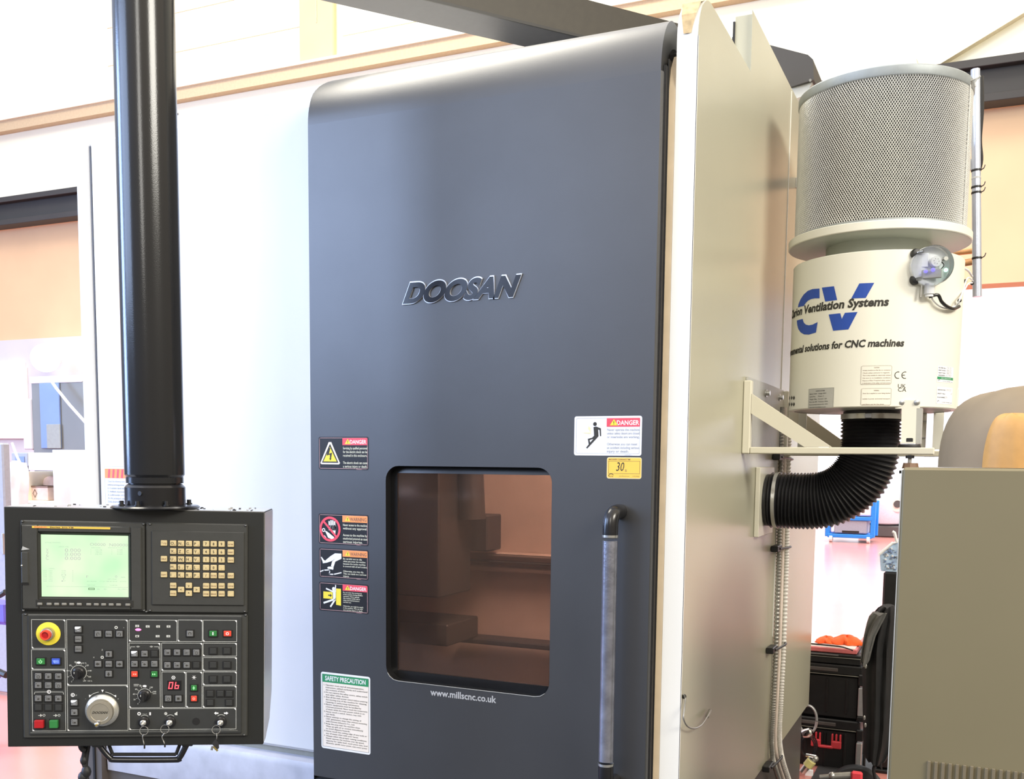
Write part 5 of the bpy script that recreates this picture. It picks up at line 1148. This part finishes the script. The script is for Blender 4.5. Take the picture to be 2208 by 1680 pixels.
# ================================================================== flexible hose
duct = thing('flexible_hose', 'black corrugated hose bending up into the filter unit', 'hose', (XS, 1.08, 1.46))
ZD = 1.4665; XV = -.356
path = [(XS+.020, ZD), (-.66, ZD), (-.60, ZD-.001), (-.54, ZD+.001), (-.485, ZD+.012), (-.435, ZD+.040), (-.392, ZD+.085), (-.366, ZD+.140), (XV, ZD+.195), (XV, ZD+.25), (XV, 1.7885)]
pts = spline([Vector((x, 1.08, z)) for x, z in path], 30)
L_ = [0]
for a, c in zip(pts[:-1], pts[1:]): L_.append(L_[-1]+(c-a).length)
tot = L_[-1]; NR = 46; S = 6; rs = []; out = []; j = 0
for i in range(NR*S+1):
    d = tot*i/(NR*S)
    while j < len(L_)-2 and L_[j+1] < d: j += 1
    f_ = (d-L_[j])/(L_[j+1]-L_[j]); out.append(pts[j].lerp(pts[j+1], f_)); rs.append(.0995-.0045*math.cos(2*math.pi*i/S)*1.0 if 0.015 < i/(NR*S) < .975 else .096)
_n = len(out)
b = MB(); b.tube(out, lambda t: rs[min(int(round(t*(_n-1))), _n-1)], 'hose_black', 48); b.build('corrugated_tube', duct, smooth=60)
b = MB(); b.lathe([(.1035, 0), (.1045, .001), (.1045, .013), (.1035, .014)], (XS+.050, 1.08, ZD), 'steel', 48, (1, 0, 0), cap=False); b.build('hose_clamp', duct)
b = MB(); b.lathe([(.0990, 0), (.1045, .001), (.1045, .019), (.0990, .020)], (XV, 1.08, 1.760), 'steel', 48, cap=False); b.rbox((XV-.012, 1.08-.110, 1.761), (XV+.012, 1.08-.102, 1.779), 'steel', .002); b.build('hose_clamp', duct)
b = MB(); b.rbox((XS+.001, .945, 1.335), (XS+.018, 1.222, 1.588), 'bracket_cream', .002); b.build('flange_plate', duct)
# ================================================================== conduits on the side panel
cd = thing('steel_conduit', 'ribbed silver conduit strapped down the cream side panel', 'conduit', Px(1690, 1500, XS+.02))
cp = [(1697, 880), (1694, 985), (1691, 1130), (1688, 1250), (1683, 1400), (1677, 1520), (1674, 1590), (1680, 1640), (1700, 1700)]
P = spline([Px(x, y, XS+.018+(.008 if y > 1600 else 0)) for x, y in cp], 72); n_ = len(P)
b = MB(); b.tube([p+Vector((.006, .035, 0)) for p in P], lambda t: .0115 if int(round(t*(n_-1))) % 4 < 2 else .0085, 'conduit', 12); b.build('braided_sleeve', cd, smooth=0)
b = MB(); b.tube([p+Vector((.0, -.022, 0)) for p in P], .0065, 'tube_pink', 10); b.build('plain_tube', cd)
b = MB(); b.tube([p+Vector((-.004, -.085, 0)) for p in P], lambda t: .0105 if int(round(t*(n_-1))) % 4 < 2 else .0080, 'steel_dull', 12); b.build('sleeve_shadow', cd, smooth=0)  # extra tube drawn for the conduit's ribbed shadow and reflection on the panel
for x, y in ((1682, 1180), (1672, 1392), (1664, 1639), (1686, 988)):
    q = Px(x, y, XS+.01); b = MB(); b.rbox((XS+.001, q.y-.16, q.z-.008), (XS+.03, q.y-.07, q.z+.016), 'black', .003); b.tube([(XS+.030, q.y-.12, q.z+.003), (XS+.037, q.y-.03, q.z), (XS+.038, q.y+.09, q.z-.004), (XS+.01, q.y+.12, q.z-.004)], .0045, 'black', 8, sub=3); b.build('cable_tie', cd)
# ================================================================== service pipes right of the filter
sp_ = thing('service_pipe', 'silver vertical pipe rising behind the filter unit, with black clips', 'pipe', Py(2106, 620, 1.55))
b = MB(); pa, pz = Py(2103, 150, 1.55), Py(2107, 640, 1.55); b.cyl(pz, pa, .0165, 'pipe_metal', 20); pipe = b.build('pipe', sp_)
lerp = lambda y: pz.lerp(pa, (640-y)/490)
for y in (366, 402, 414, 556):
    q = lerp(y); b = MB(); b.lathe([(.0175, -.004), (.0185, 0), (.0175, .004)], q, 'black', 20, (pa-pz)); b.tube([q+Vector((.016, -.004, 0)), q+Vector((.026, -.002, .006)), q+Vector((.030, 0, .018))], .002, 'black', 6, sub=3); b.build('pipe_clip', sp_)
b = MB(); b.cyl(lerp(383)-Vector((0, .0, .002)), lerp(380), .0172, 'grey_mark', 20); b.build('pipe_mark', sp_)
b = MB(); b.tube([Py(2114, 165, 1.58), Py(2116, 235, 1.58), Py(2113, 300, 1.58), Py(2117, 345, 1.58), Py(2110, 380, 1.58)], lambda t: .012-.009*t, 'black', 10, sub=6); b.build('dark_cable', sp_)
b = MB(); b.cyl(Py(2030, 575, 1.8), Py(2104, 563, 1.8), .014, 'copper', 14); b.build('copper_branch', sp_)['label'] = 'copper pipe branch'
b = MB(); q = lerp(350); b.box((XS+.002, 1.56, q.z-.02), (q.x, 1.575, q.z+.02), 'steel_dull'); b.build('pipe_bracket', sp_)
b = MB(); b.cyl(Py(2030, 548, 1.8), Py(2104, 540, 1.8), .012, 'copper', 14); b.build('copper_branch', sp_)['label'] = 'copper pipe branch'
# ================================================================== things right of the machine
# khaki cabinet of the neighbouring machine
YK = -.1
ka = Py(1946, 1008, YK); kb_ = Py(1918, 1640, YK)
cab = thing('neighbour_cabinet', 'large khaki machine cabinet at the right edge', 'cabinet', (ka.x, YK, 0))
b = MB(); b.rbox((ka.x, YK, .20), (ka.x+.95, .62, ka.z), 'khaki', .006); b.build('casing', cab)
b = MB(); b.rbox((ka.x+.004, YK+.004, .12), (ka.x+.94, .61, .2), 'khaki_dark', .004)
zz = Py(2000, 1640, YK).z
b.build('base', cab)
b = MB(); g0 = Py(2000, 1640, YK-.001)
for i in range(14): b.rbox((g0.x+i*.016, YK-.006, g0.z-.14), (g0.x+.008+i*.016, YK-.0005, g0.z), 'khaki_dark', .001)
b.build('vent_slats', cab)
b = MB(); b.box((ka.x-.0025, YK+.004, .22), (ka.x, YK+.012, ka.z-.006), 'bracket_grey'); b.box((ka.x-.001, YK+.05, 1.50), (ka.x-.004, YK+.06, 1.52), 'black'); b.build('edge_seam', cab)
hd = thing('brown_cover', 'rounded brown sheeted cover lying on the khaki cabinet', 'cover', (ka.x+.3, .2, ka.z+.001))
def lump(mb, cx, cy, z0, rx, ry, h, mt, seed, n=40, m=14, jit=.05, flat=.5):
    rnd = random.Random(seed); ph = [rnd.uniform(0, 6.28) for _ in range(6)]; vs = []; fs = []
    for i in range(m+1):
        a = (math.pi/2)*i/m
        for k_ in range(n):
            t = 2*math.pi*k_/n; w = 1+jit*(math.sin(3*t+ph[0])+.6*math.sin(7*t+ph[1]+3*a)+.4*math.sin(11*t+ph[2])); r = math.cos(a)**flat
            vs.append((cx+rx*r*w*math.cos(t), cy+ry*r*w*math.sin(t), z0+h*math.sin(a)*(1+jit*.8*math.sin(4*t+ph[3]+2*a))))
    for i in range(m):
        for k_ in range(n): fs.append((i*n+k_, i*n+(k_+1) % n, (i+1)*n+(k_+1) % n, (i+1)*n+k_))
    fs.append(list(range(n))); mb.add(vs, fs, mt); return mb
ca = Py(1985, 930, .1); cb = Py(2070, 860, .1)
b = MB(); lump(b, ka.x+.33, .22, ka.z+.001, .27, .24, cb.z-ka.z+.03, 'brown_cover', 4, jit=.02, flat=.42); b.build('sheet', hd, smooth=60)
b = MB(); lump(b, Py(2185, 900, .0).x, .0, ka.z+.001, .06, .05, .13, 'orange_dull', 5, jit=.03); b.build('orange_end', hd, smooth=60)['label'] = 'orange end'
# stacked black tool cases
TY = 2.72
def zt(py_): return Py(1800, py_, TY).z
tx0, tx1 = Py(1700, 1500, TY).x, Py(1866, 1500, TY).x
def case(y0, y1, label, handle):
    z1, z0 = zt(y0), zt(y1)
    t = thing('tool_case', label, 'tool case', ((tx0+tx1)/2, TY+.2, z0), 'stacked black tool cases')
    b = MB(); sh = y1-y0 < 40; b.rbox((tx0, TY, z0), (tx1-.03, TY+.4, z1-(.022 if sh else .055)), 'toolbox', .004 if sh else .012)
    for i in range(0 if sh else 4): b.rbox((tx0+.09+i*.1, TY-.006, z0+.03), (tx0+.105+i*.1, TY+.01, z1-.075), 'toolbox', .004)
    b.build('shell', t)
    b = MB(); lh = .020 if sh else .052; b.rbox((tx0-.005, TY-.012, z1-lh), (tx1-.018, TY+.41, z1-.001), 'toolbox', .006); b.rbox((tx0, TY-.016, z1-lh*.7), (tx1-.14, TY-.01, z1-lh*.35), 'plinth', .002); b.box((tx0, TY-.0125, z1-lh-.003), (tx1-.03, TY-.006, z1-lh), 'plate_grey'); b.build('lid', t)
    if y1-y0 < 40: return t
    b = MB(); b.rbox((tx1-.034, TY-.02, z0+.03), (tx1-.004, TY+.012, z1-.11), 'alu', .004); b.rbox((tx1-.036, TY-.022, z1-.10), (tx1-.0, TY+.014, z1-.04), 'toolbox', .005); b.rbox((tx1-.036, TY-.022, z0+.002), (tx1-.0, TY+.014, z0+.03), 'toolbox', .005); b.build('telescopic_rail', t)
    if handle:
        b = MB(); xa, xb = Py(1750, 1600, TY).x, Py(1815, 1600, TY).x; za, zb_ = zt(1585), zt(1612)
        for x in (xa, xb-.05):
            b.rbox((x, TY-.03, zb_), (x+.05, TY-.008, zb_+.04), 'red', .004)
            for i in range(3): b.rbox((x+i*.02, TY-.028, zb_+.03), (x+.009+i*.02, TY-.01, za+.01), 'red', .003)
        b.rbox((xa+.04, TY-.032, zb_-.002), (xb-.04, TY-.01, zb_+.012), 'red', .004); b.build('handle', t)['label'] = 'red handle'
    return t
case(1408, 1432, 'topmost black tool case, under the red tray', False)
case(1432.5, 1550, 'large black tool case in the middle of the stack', False)
low_case = case(1550.5, 1690, 'lowest black tool case, with a red handle', True)
tr = thing('red_tray', 'flat red and white tray lying on top of the black tool cases', 'tray', ((tx0+tx1)/2, TY+.2, zt(1407.5)))
z0 = zt(1407.5); b = MB(); b.rbox((tx0+.02, TY-.01, z0), (tx1-.05, TY+.42, z0+.026), 'board_red', .004); b.build('rim', tr)
b = MB(); b.rbox((tx0+.03, TY-.005, z0+.024), (tx1-.06, TY+.41, z0+.030), 'board_white', .002); b.tube([(tx0+.10, TY+.02, z0+.034), (tx0+.22, TY+.01, z0+.034), (tx1-.12, TY, z0+.032), (tx1-.07, TY-.008, z0+.02)], .004, 'black', 8, sub=5); b.build('liner', tr)
for i, (x, w, h_, lab) in enumerate(((1784, .055, .028, 'left half of the orange rags on the red tray'), (1826, .075, .04, 'right half of the orange rags on the red tray, nearer the black jacket'))):
    q = Py(x, 1375, TY+.14); b = MB(); lump(b, q.x, TY+.14, z0+.0315, w, .08, h_, 'cloth_orange', 11+i, jit=.2, flat=.9)
    o = b.build('orange_rag', None, smooth=50, origin=(q.x, TY+.14, z0+.031)); tag(o, lab, 'rag', 'orange rags on the tray')
# jacket hanging over a stand with a chip bin
jx0, jx1 = Py(1868, 1500, 2.45).x, Py(1940, 1500, 2.45).x
st_ = thing('bin_stand', 'black pedestal under the pale blue bin', 'stand', (Py(1925, 1300, 2.9).x, 2.9, 0))
b = MB(); b.rbox((Py(1904, 1260, 2.75).x, 2.75, .02), (Py(1975, 1260, 2.75).x, 3.05, Py(1910, 1233, 2.75).z), 'toolbox', .01); b.build('pedestal', st_)
b = MB(); b.rbox((Py(1900, 1260, 2.75).x, 2.73, .0), (Py(1975, 1260, 2.75).x, 3.07, .02), 'toolbox', .005); b.build('foot', st_)
bn = thing('chip_bin', 'pale blue bin of metal chips, cut by the khaki cabinet', 'bin', (Py(1925, 1232, 2.75).x, 2.9, Py(1925, 1232, 2.75).z+.001))
bz = Py(1910, 1233, 2.75).z+.001; q0, q1 = Py(1900, 1230, 2.75), Py(1975, 1230, 2.75); tz = Py(1900, 1196, 2.75).z
b = MB(); b.prism([(q0.x, bz), (q1.x, bz), (q1.x+.01, tz+.06), (q0.x+.05, tz+.06), (q0.x-.012, tz), (q0.x-.004, bz+.01)], 1, 2.76, 3.0, 'bin_blue'); b.build('tub', bn, smooth=0)
b = MB(); b.tube([(q0.x-.013, 2.755, tz), (q0.x+.05, 2.755, tz+.062), (q0.x+.07, 2.755, tz+.065), (q0.x+.055, 2.755, tz+.115), (q0.x+.045, 2.755, tz+.12)], .008, 'white', 8); b.build('rim', bn)
rnd = random.Random(3); b = MB()
for i in range(60):
    x = rnd.uniform(q0.x+.01, q1.x-.02); z = rnd.uniform(bz+.01, tz+.03); b.box((x, 2.752, z), (x+rnd.uniform(.003, .012), 2.76, z+rnd.uniform(.002, .008)), rnd.choice(('grey_blur', 'white', 'cabinet_blue')))
o = b.build('metal_chips', bn, smooth=0); o['kind'] = 'stuff'
jk = thing('black_jacket', 'black work jacket draped beside the tool cases', 'jacket', ((jx0+jx1)/2, 2.45, Py(1900, 1640, 2.45).z))
def drape(outl, y0, depth, mt, seed, folds=7):
    b = MB(); rnd = random.Random(seed); ph = rnd.uniform(0, 6); rows = len(outl); n = 18; vs = []; fs = []
    for j, (ya, xa, xb) in enumerate(outl):
        A_ = Py(xa, ya, y0); B_ = Py(xb, ya, y0)
        for i in range(n+1):
            t = i/n; x = A_.x+(B_.x-A_.x)*t; bulge = math.sin(math.pi*t)*depth; f = .012*math.sin(folds*math.pi*t+ph+j*.25)+.006*math.sin(17*t+j*.7)
            vs.append((x, y0-bulge+f, A_.z+.004*math.sin(9*t+j)))
        for i in range(n+1):
            t = 1-i/n; vs.append((A_.x+(B_.x-A_.x)*t, y0+.05+math.sin(math.pi*t)*.03, A_.z))
    m = 2*(n+1)
    for j in range(rows-1):
        for i in range(m): fs.append((j*m+i, j*m+(i+1) % m, (j+1)*m+(i+1) % m, (j+1)*m+i))
    fs.append(list(range(m))); fs.append([(rows-1)*m+i for i in range(m)][::-1]); b.add(vs, fs, mt); return b
drape([(1306, 1903, 1926), (1312, 1893, 1930), (1320, 1886, 1932), (1335, 1880, 1934), (1350, 1873, 1934), (1380, 1864, 1935), (1400, 1861, 1935), (1440, 1859, 1935), (1500, 1859, 1934), (1560, 1860, 1932), (1600, 1861, 1925), (1630, 1864, 1914), (1640, 1870, 1908)], 2.45, .07, 'cloth_black', 2).build('body', jk, smooth=60)
drape([(1322, 1880, 1912), (1330, 1874, 1908), (1345, 1869, 1900), (1370, 1863, 1888), (1400, 1858, 1880), (1425, 1856, 1874), (1432, 1860, 1870)], 2.36, .05, 'cloth_grey', 5, 4).build('sleeve', jk, smooth=60)
b = MB(); b.tube([Py(1892, 1636, 2.42), Py(1886, 1650, 2.42), Py(1884, 1664, 2.42), Py(1890, 1690, 2.42)], .008, 'cloth_black', 8, sub=4); b.prism([(Py(x, y, 2.42).x, Py(x, y, 2.42).z) for x, y in ((1893, 1632), (1900, 1634), (1902, 1660), (1896, 1650))], 1, 2.41, 2.43, 'cloth_black'); b.build('strap', jk)
for i, (x, y) in enumerate(((1867, 1437), (1864, 1548), (1866, 1564))):
    b = MB(); b.sphere(Py(x, y, 2.35)[:], .008, 'steel', 10, 6, (.7, .5, 1.5)); b.build('buckle', jk)
# blue trolley far down the bay
FT = Pz(1780, 1168, 0); TYF = FT.y; tL, tR = Py(1779, 1160, TYF).x, Py(1886, 1160, TYF).x; zv = lambda p: Py(1830, p, TYF).z
tro = thing('workshop_trolley', 'bright blue wheeled trolley far away seen under the hose', 'trolley', ((tL+tR)/2, TYF, 0))
b = MB(); r = .045
for x in (tL+r, tR-r):
    for y in (TYF, TYF+.7): MB().rbox((x-r, y-r, zv(1158)), (x+r, y+r, zv(1080)), 'trolley_blue', .01).build('post', tro)
b = MB(); b.rbox((tL+.05, TYF-.05, zv(1160)), (tR-.05, TYF+.75, zv(1152)), 'trolley_blue', .01); b.build('shelf', tro)
b = MB(); b.rbox((tL+.05, TYF-.05, zv(1122)), (tR-.05, TYF+.75, zv(1114)), 'trolley_blue', .01); b.build('shelf', tro)
for x in (tL+.12, tR-.12):
    b = MB(); b.cyl((x-.03, TYF, .075), (x+.03, TYF, .075), .075, 'white', 20); b.box((x-.035, TYF-.02, .08), (x+.035, TYF+.02, zv(1160)), 'steel'); b.build('wheel', tro)
for i, (x0, y0, x1, y1, m_, lab) in enumerate(((1800, 1120, 1870, 1152, 'grey_blur', 'grey box on the lower shelf of the blue trolley'), (1838, 1092, 1882, 1113, 'white', 'white case on top of the blue trolley'), (1792, 1130, 1799, 1148, 'white', 'small white bottle on the blue trolley'))):
    p, q = Py(x0, y0, TYF+.02), Py(x1, y1, TYF+.02); bb = MB().rbox((p.x, TYF-.02, q.z+.004), (q.x, TYF+.5, p.z), m_, .02)
    if i == 0: p2, q2 = Py(1816, 1144, TYF), Py(1880, 1151, TYF); bb.box((p2.x, TYF-.026, q2.z), (q2.x-.25, TYF-.019, p2.z), 'black')
    if i == 2: bb.cyl(((p.x+q.x)/2, TYF+.02, p.z), ((p.x+q.x)/2, TYF+.02, p.z+.05), .03, 'white', 12)
    o = bb.build(('storage_box', 'white_case', 'bottle')[i], None, origin=((p.x+q.x)/2, TYF+.2, q.z)); tag(o, lab, ('box', 'case', 'bottle')[i])
tk = thing('white_tank', 'white rounded tank standing right of the blue trolley', 'tank', (Py(1912, 1165, TYF+2).x, TYF+2, 0))
qa = Py(1910, 1085, TYF+2); b = MB(); r = .62; b.lathe([(r*.4, qa.z-.55), (r*.85, qa.z-.45), (r, qa.z-.25), (r, qa.z+.35), (r*.8, qa.z+.6), (r*.3, qa.z+.72), (0, qa.z+.74)], (qa.x, qa.y+.5, 0), 'far_tank', 40); b.build('vessel', tk)
b = MB(); b.rbox((qa.x-.55, qa.y, 0), (qa.x+.55, qa.y+1, qa.z-.5), 'plinth', .03); b.cyl((qa.x+.25, qa.y-.05, .75), (qa.x+.25, qa.y-.1, .75), .17, 'label_cream', 24); b.cyl((qa.x+.25, qa.y-.1, .75), (qa.x+.25, qa.y-.12, .75), .08, 'plinth', 24); b.build('pump_base', tk)
# hose fittings low by the tool cases
ft = thing('air_hose_reel', 'white and chrome hose coil low behind the machine base', 'hose', Py(1745, 1600, 2.58))
b = MB(); c_ = Py(1742, 1552, 2.6); b.tube([c_+Vector((.045*math.cos(t), 0, .075*math.sin(t))) for t in [i*.39 for i in range(17)]], .007, 'alu', 8, sub=2); b.build('white_coil', ft)
b = MB(); c_ = Py(1743, 1608, 2.6); 
for k_ in range(3): b.tube([c_+Vector(((.045-.006*k_)*math.cos(t), -.01*k_, (.062-.006*k_)*math.sin(t))) for t in [i*.39 for i in range(17)]], .0035, 'black_gloss', 8, sub=2)
b.build('black_coil', ft)
b = MB(); p_ = Py(1743, 1580, 2.55); b.lathe([(.020, -.03), (.026, -.01), (.026, .012), (.016, .02)], p_, 'chrome', 16, (1, 0, .4)); b.build('coupling', ft)
gn = thing('air_gun', 'chrome air gun with a yellow collar beside the hose coil', 'air gun', Py(1750, 1645, 2.5))
b = MB(); b.cyl(Py(1730, 1665, 2.5), Py(1752, 1638, 2.5), .017, 'steel', 14, .022); b.build('barrel', gn); b = MB(); b.cyl(Py(1741, 1652, 2.49), Py(1750, 1641, 2.49), .025, 'gun_yellow', 16); b.build('collar', gn)['label'] = 'yellow collar'
b = MB(); b.cyl(Py(1738, 1628, 2.5), Py(1760, 1632, 2.5), .010, 'chrome', 12); b.sphere(Py(1758, 1636, 2.5)[:], .017, 'steel_dull', 12, 8); b.build('trigger', gn)
b = MB(); b.rbox((Py(1735, 1680, 2.52).x, 2.52, Py(1735, 1690, 2.52).z), (Py(1752, 1680, 2.52).x, 2.54, Py(1752, 1662, 2.52).z), 'white', .002); b.build('bracket', gn)
b = MB(); c_ = Py(1846, 1706, 2.5); b.lathe([(.10, -.035), (.125, -.03), (.135, -.01), (.135, .01), (.125, .03), (.10, .035)], c_, 'rubber', 40, (0, 1, 0)); b.build('wheel', low_case)
vl = thing('pipe_fitting', 'steel pipe fitting with a red handle at the bottom edge', 'valve', Py(1800, 1678, 2.3))
b = MB(); b.cyl(Py(1768, 1676, 2.3), Py(1800, 1673, 2.3), .012, 'steel', 12); b.cyl(Py(1798, 1674, 2.3), Py(1835, 1672, 2.3), .018, 'steel_dull', 12); b.sphere(Py(1795, 1673, 2.3)[:], .02, 'steel', 12, 8); b.build('pipe', vl)
b = MB(); a_ = Py(1835, 1668, 2.28); c_ = Py(1860, 1668, 2.28); b.rbox((a_.x, 2.27, a_.z-.035), (c_.x, 2.30, a_.z+.012), 'red', .008); b.build('handle', vl)['label'] = 'red handle'
# ================================================================== things left of the machine
YB = 3.0
def bx(name, label, cat, px, y, depth, mt, group=None, r=.01, parts=None):
    p, q = Py(px[0], px[1], y), Py(px[2], px[3], y); b = MB().rbox((p.x, y, q.z), (q.x, y+depth, p.z), mt, r)
    return p, q, b
p, q, b = bx(0, 0, 0, (66, 823, 210, 985), 3.4, .8, 'cabinet_grey')
gm = thing('grey_machine', 'grey cabinet with a tall blue panel left of the white cover', 'machine', ((p.x+q.x)/2, 3.8, 0))
b = MB().rbox((p.x, 3.4, .02), (q.x+.3, 4.2, p.z), 'cabinet_grey', .01); b.build('casing', gm)
p2, q2 = Py(85, 827, 3.39), Py(132, 967, 3.39); b = MB().rbox((p2.x, 3.385, q2.z), (q2.x, 3.40, p2.z), 'cabinet_blue', .003); b.build('blue_panel', gm)['label'] = 'blue glass panel'
p2, q2 = Py(100, 915, 3.38), Py(131, 967, 3.38); b = MB().rbox((p2.x, 3.378, q2.z), (q2.x, 3.386, p2.z), 'plate_grey', .002); b.build('lower_hatch', gm)
p2, q2 = Py(42, 860, 3.40), Py(66, 970, 3.4); b = MB().rbox((p2.x, 3.42, q2.z), (q2.x, 4.0, p2.z), 'wall_grey', .01); b.build('side_column', gm)
p2, q2 = Py(66, 818, 3.40), Py(178, 824, 3.4); b = MB().rbox((p2.x, 3.39, q2.z+.001), (q2.x, 4.2, p2.z+.02), 'white', .004); b.build('top_rail', gm)
# white storage cabinet
zc = 2.6; c0 = Py(112, 970, zc); c1 = Py(215, 1095, zc)
wc = thing('white_cabinet', 'plain white storage cabinet in front of the grey machine', 'cabinet', ((c0.x+c1.x)/2, zc+.2, 0))
b = MB().rbox((c0.x, zc, .02), (c1.x, zc+.5, c0.z), 'white', .004); b.build('body', wc)
s0 = Py(60, 976, zc); b = MB().rbox((s0.x, zc, Py(60, 1014, zc).z), (c0.x-.002, zc+.5, s0.z), 'white', .004); b.build('hood', wc)
b = MB(); f0, f1 = Py(50, 1014, zc), Py(55, 1095, zc); b.rbox((f0.x, zc, .02), (f1.x, zc+.5, s0.z-.14), 'wall_cream', .003); zsh = Py(80, 1080, zc).z
b.rbox((f1.x, zc, zsh-.02), (c0.x-.002, zc+.5, zsh), 'wall_cream', .003); b.box((f1.x, zc+.48, zsh-.1), (c0.x, zc+.5, s0.z-.1), 'cabinet_grey'); b.build('shelf', wc)
bo0, bo1 = Py(57, 1047, zc+.06), Py(104, 1076, zc+.06)
cbx = thing('cardboard_box', 'pinkish cardboard box with a diamond mark on the white shelf', 'box', ((bo0.x+bo1.x)/2, zc+.15, zsh+.001))
b = MB().rbox((bo0.x, zc+.06, zsh+.001), (bo1.x, zc+.34, bo0.z), 'box_card', .003); b.box((bo0.x-.003, zc+.055, bo0.z-.012), (bo1.x+.003, zc+.345, bo0.z), 'ink_brown'); k = Flat(b, post=lambda u, v, t: Vector((u, zc+.0595-t, v)))
q = Py(75.5, 1064, zc+.06); k.line([(q.x-.02, q.z), (q.x, q.z+.028), (q.x+.02, q.z), (q.x, q.z-.028)], .006, 'ink_brown', 1, True); b.build('carton', cbx)
b = MB(); lump(b, (bo0.x+bo1.x)/2+.02, zc+.2, bo0.z+.001, .09, .07, .07, 'box_card', 9, jit=.04); o = b.build('brown_parcel', None, origin=((bo0.x+bo1.x)/2, zc+.2, bo0.z)); tag(o, 'small rounded parcel lying on the cardboard box', 'parcel')
# white cable
cb_ = thing('white_cable', 'white cable running diagonally down to the white cabinet', 'cable', Py(55, 1085, 2.5))
b = MB(); b.tube([Py(108, 818, 3.30), Py(122, 838, 3.30), Py(150, 873, 3.30), Py(185, 912, 3.30)], .012, 'white', 8); b.build('upper_run', cb_)
b = MB(); b.tube([Py(26, 955, 2.5), Py(37, 985, 2.5), Py(49, 1010, 2.5), Py(53, 1030, 2.5), Py(54, 1060, 2.5), Py(55, 1095, 2.5)], .009, 'white', 8, sub=4); b.build('lower_run', cb_)
# small monitor and spray bottle
mn = thing('grey_monitor', 'small grey blue monitor behind the white cable', 'monitor', Py(45, 1006, 2.9))
p, q = Py(24, 976, 2.9), Py(60, 1006, 2.9); b = MB().rbox((p.x, 2.9, q.z), (q.x, 2.96, p.z), 'grey_blur', .006); b.build('frame', mn); b = MB().rbox((p.x+.05, 2.893, q.z+.03), (q.x-.03, 2.9, p.z-.03), 'cabinet_blue', .002); b.build('screen', mn)
b = MB(); b.box((p.x+.1, 2.92, q.z-.1), (p.x+.14, 2.95, q.z), 'grey_blur'); b.build('stand', mn)
cc = thing('white_overall', 'white overall hanging left of the shelf', 'overall', Py(35, 1088, 2.45))
drape([(998, 30, 42), (1004, 28, 44), (1012, 28, 48), (1030, 24, 50), (1050, 18, 50), (1060, 17, 49), (1066, 22, 48), (1080, 26, 48), (1092, 28, 46)], 2.36, .04, 'white', 8, 5).build('cloth', cc, smooth=60)
b = MB(); b.cyl(Py(35, 999, 2.38), Py(35, 994, 2.38), .03, 'white', 14); b.build('collar', cc)
# grey locker and violet chair at the very left edge
lk = thing('grey_locker', 'blurred grey locker at the left edge behind the console', 'locker', (Py(-30, 1200, 1.9).x, 2.0, 0))
p, q = Py(-90, 955, 1.9), Py(24, 1285, 1.9); b = MB().rbox((p.x, 1.9, .02), (q.x-.03, 1.96, p.z), 'grey_blur', .01); b.build('body', lk)
b = MB().rbox((Py(4, 1150, 1.89).x, 1.885, Py(4, 1195, 1.9).z), (Py(7, 1150, 1.89).x, 1.9, Py(4, 1150, 1.9).z), 'alu', .002); b.build('latch', lk)
ch = thing('violet_chair', 'violet chair with black arms cut by the left edge and the console', 'chair', (Py(-10, 1400, .9).x, .9, 0))
p, q = Py(-60, 1290, .9), Py(14, 1350, .9); b = MB().rbox((p.x, .9, q.z), (q.x, .96, p.z), 'violet', .02); b.build('backrest', ch)
b = MB(); b.tube([Py(-20, 1292, .85), Py(2, 1283, .85), Py(12, 1276, .85)], .014, 'black', 8, sub=3); b.tube([Py(-20, 1440, .85), Py(2, 1451, .85), Py(14, 1456, .85)], .018, 'black', 8, sub=3); b.build('armrest', ch)
p, q = Py(-60, 1440, .9), Py(4, 1475, .9); b = MB().rbox((p.x-.3, .7, q.z), (q.x-.03, .95, p.z), 'violet', .03); b.build('seat', ch); b = MB().cyl((p.x-.12, .85, .06), (p.x-.12, .85, q.z), .03, 'black', 12); b.build('gas_stem', ch)
b = MB()
for i in range(5): t_ = i*1.2566; b.cyl((p.x-.12, .85, .07), (p.x-.12+.22*math.cos(t_), .85+.22*math.sin(t_), .03), .02, 'black', 8)
b.build('foot_star', ch)
# round hall lamp on the rear wall, left
lm = thing('wall_lamp', 'round glowing white lamp left of the machine', 'lamp', Py(98, 775, WY-.2))
b = MB().sphere(Py(98, 772, WY-.35)[:], .16, 'lamp_glow', 24, 12); b.build('globe', lm); b = MB().cyl(Py(98, 772, WY-.2), Py(98, 772, WY-.001), .05, 'white', 16); b.build('stem', lm)
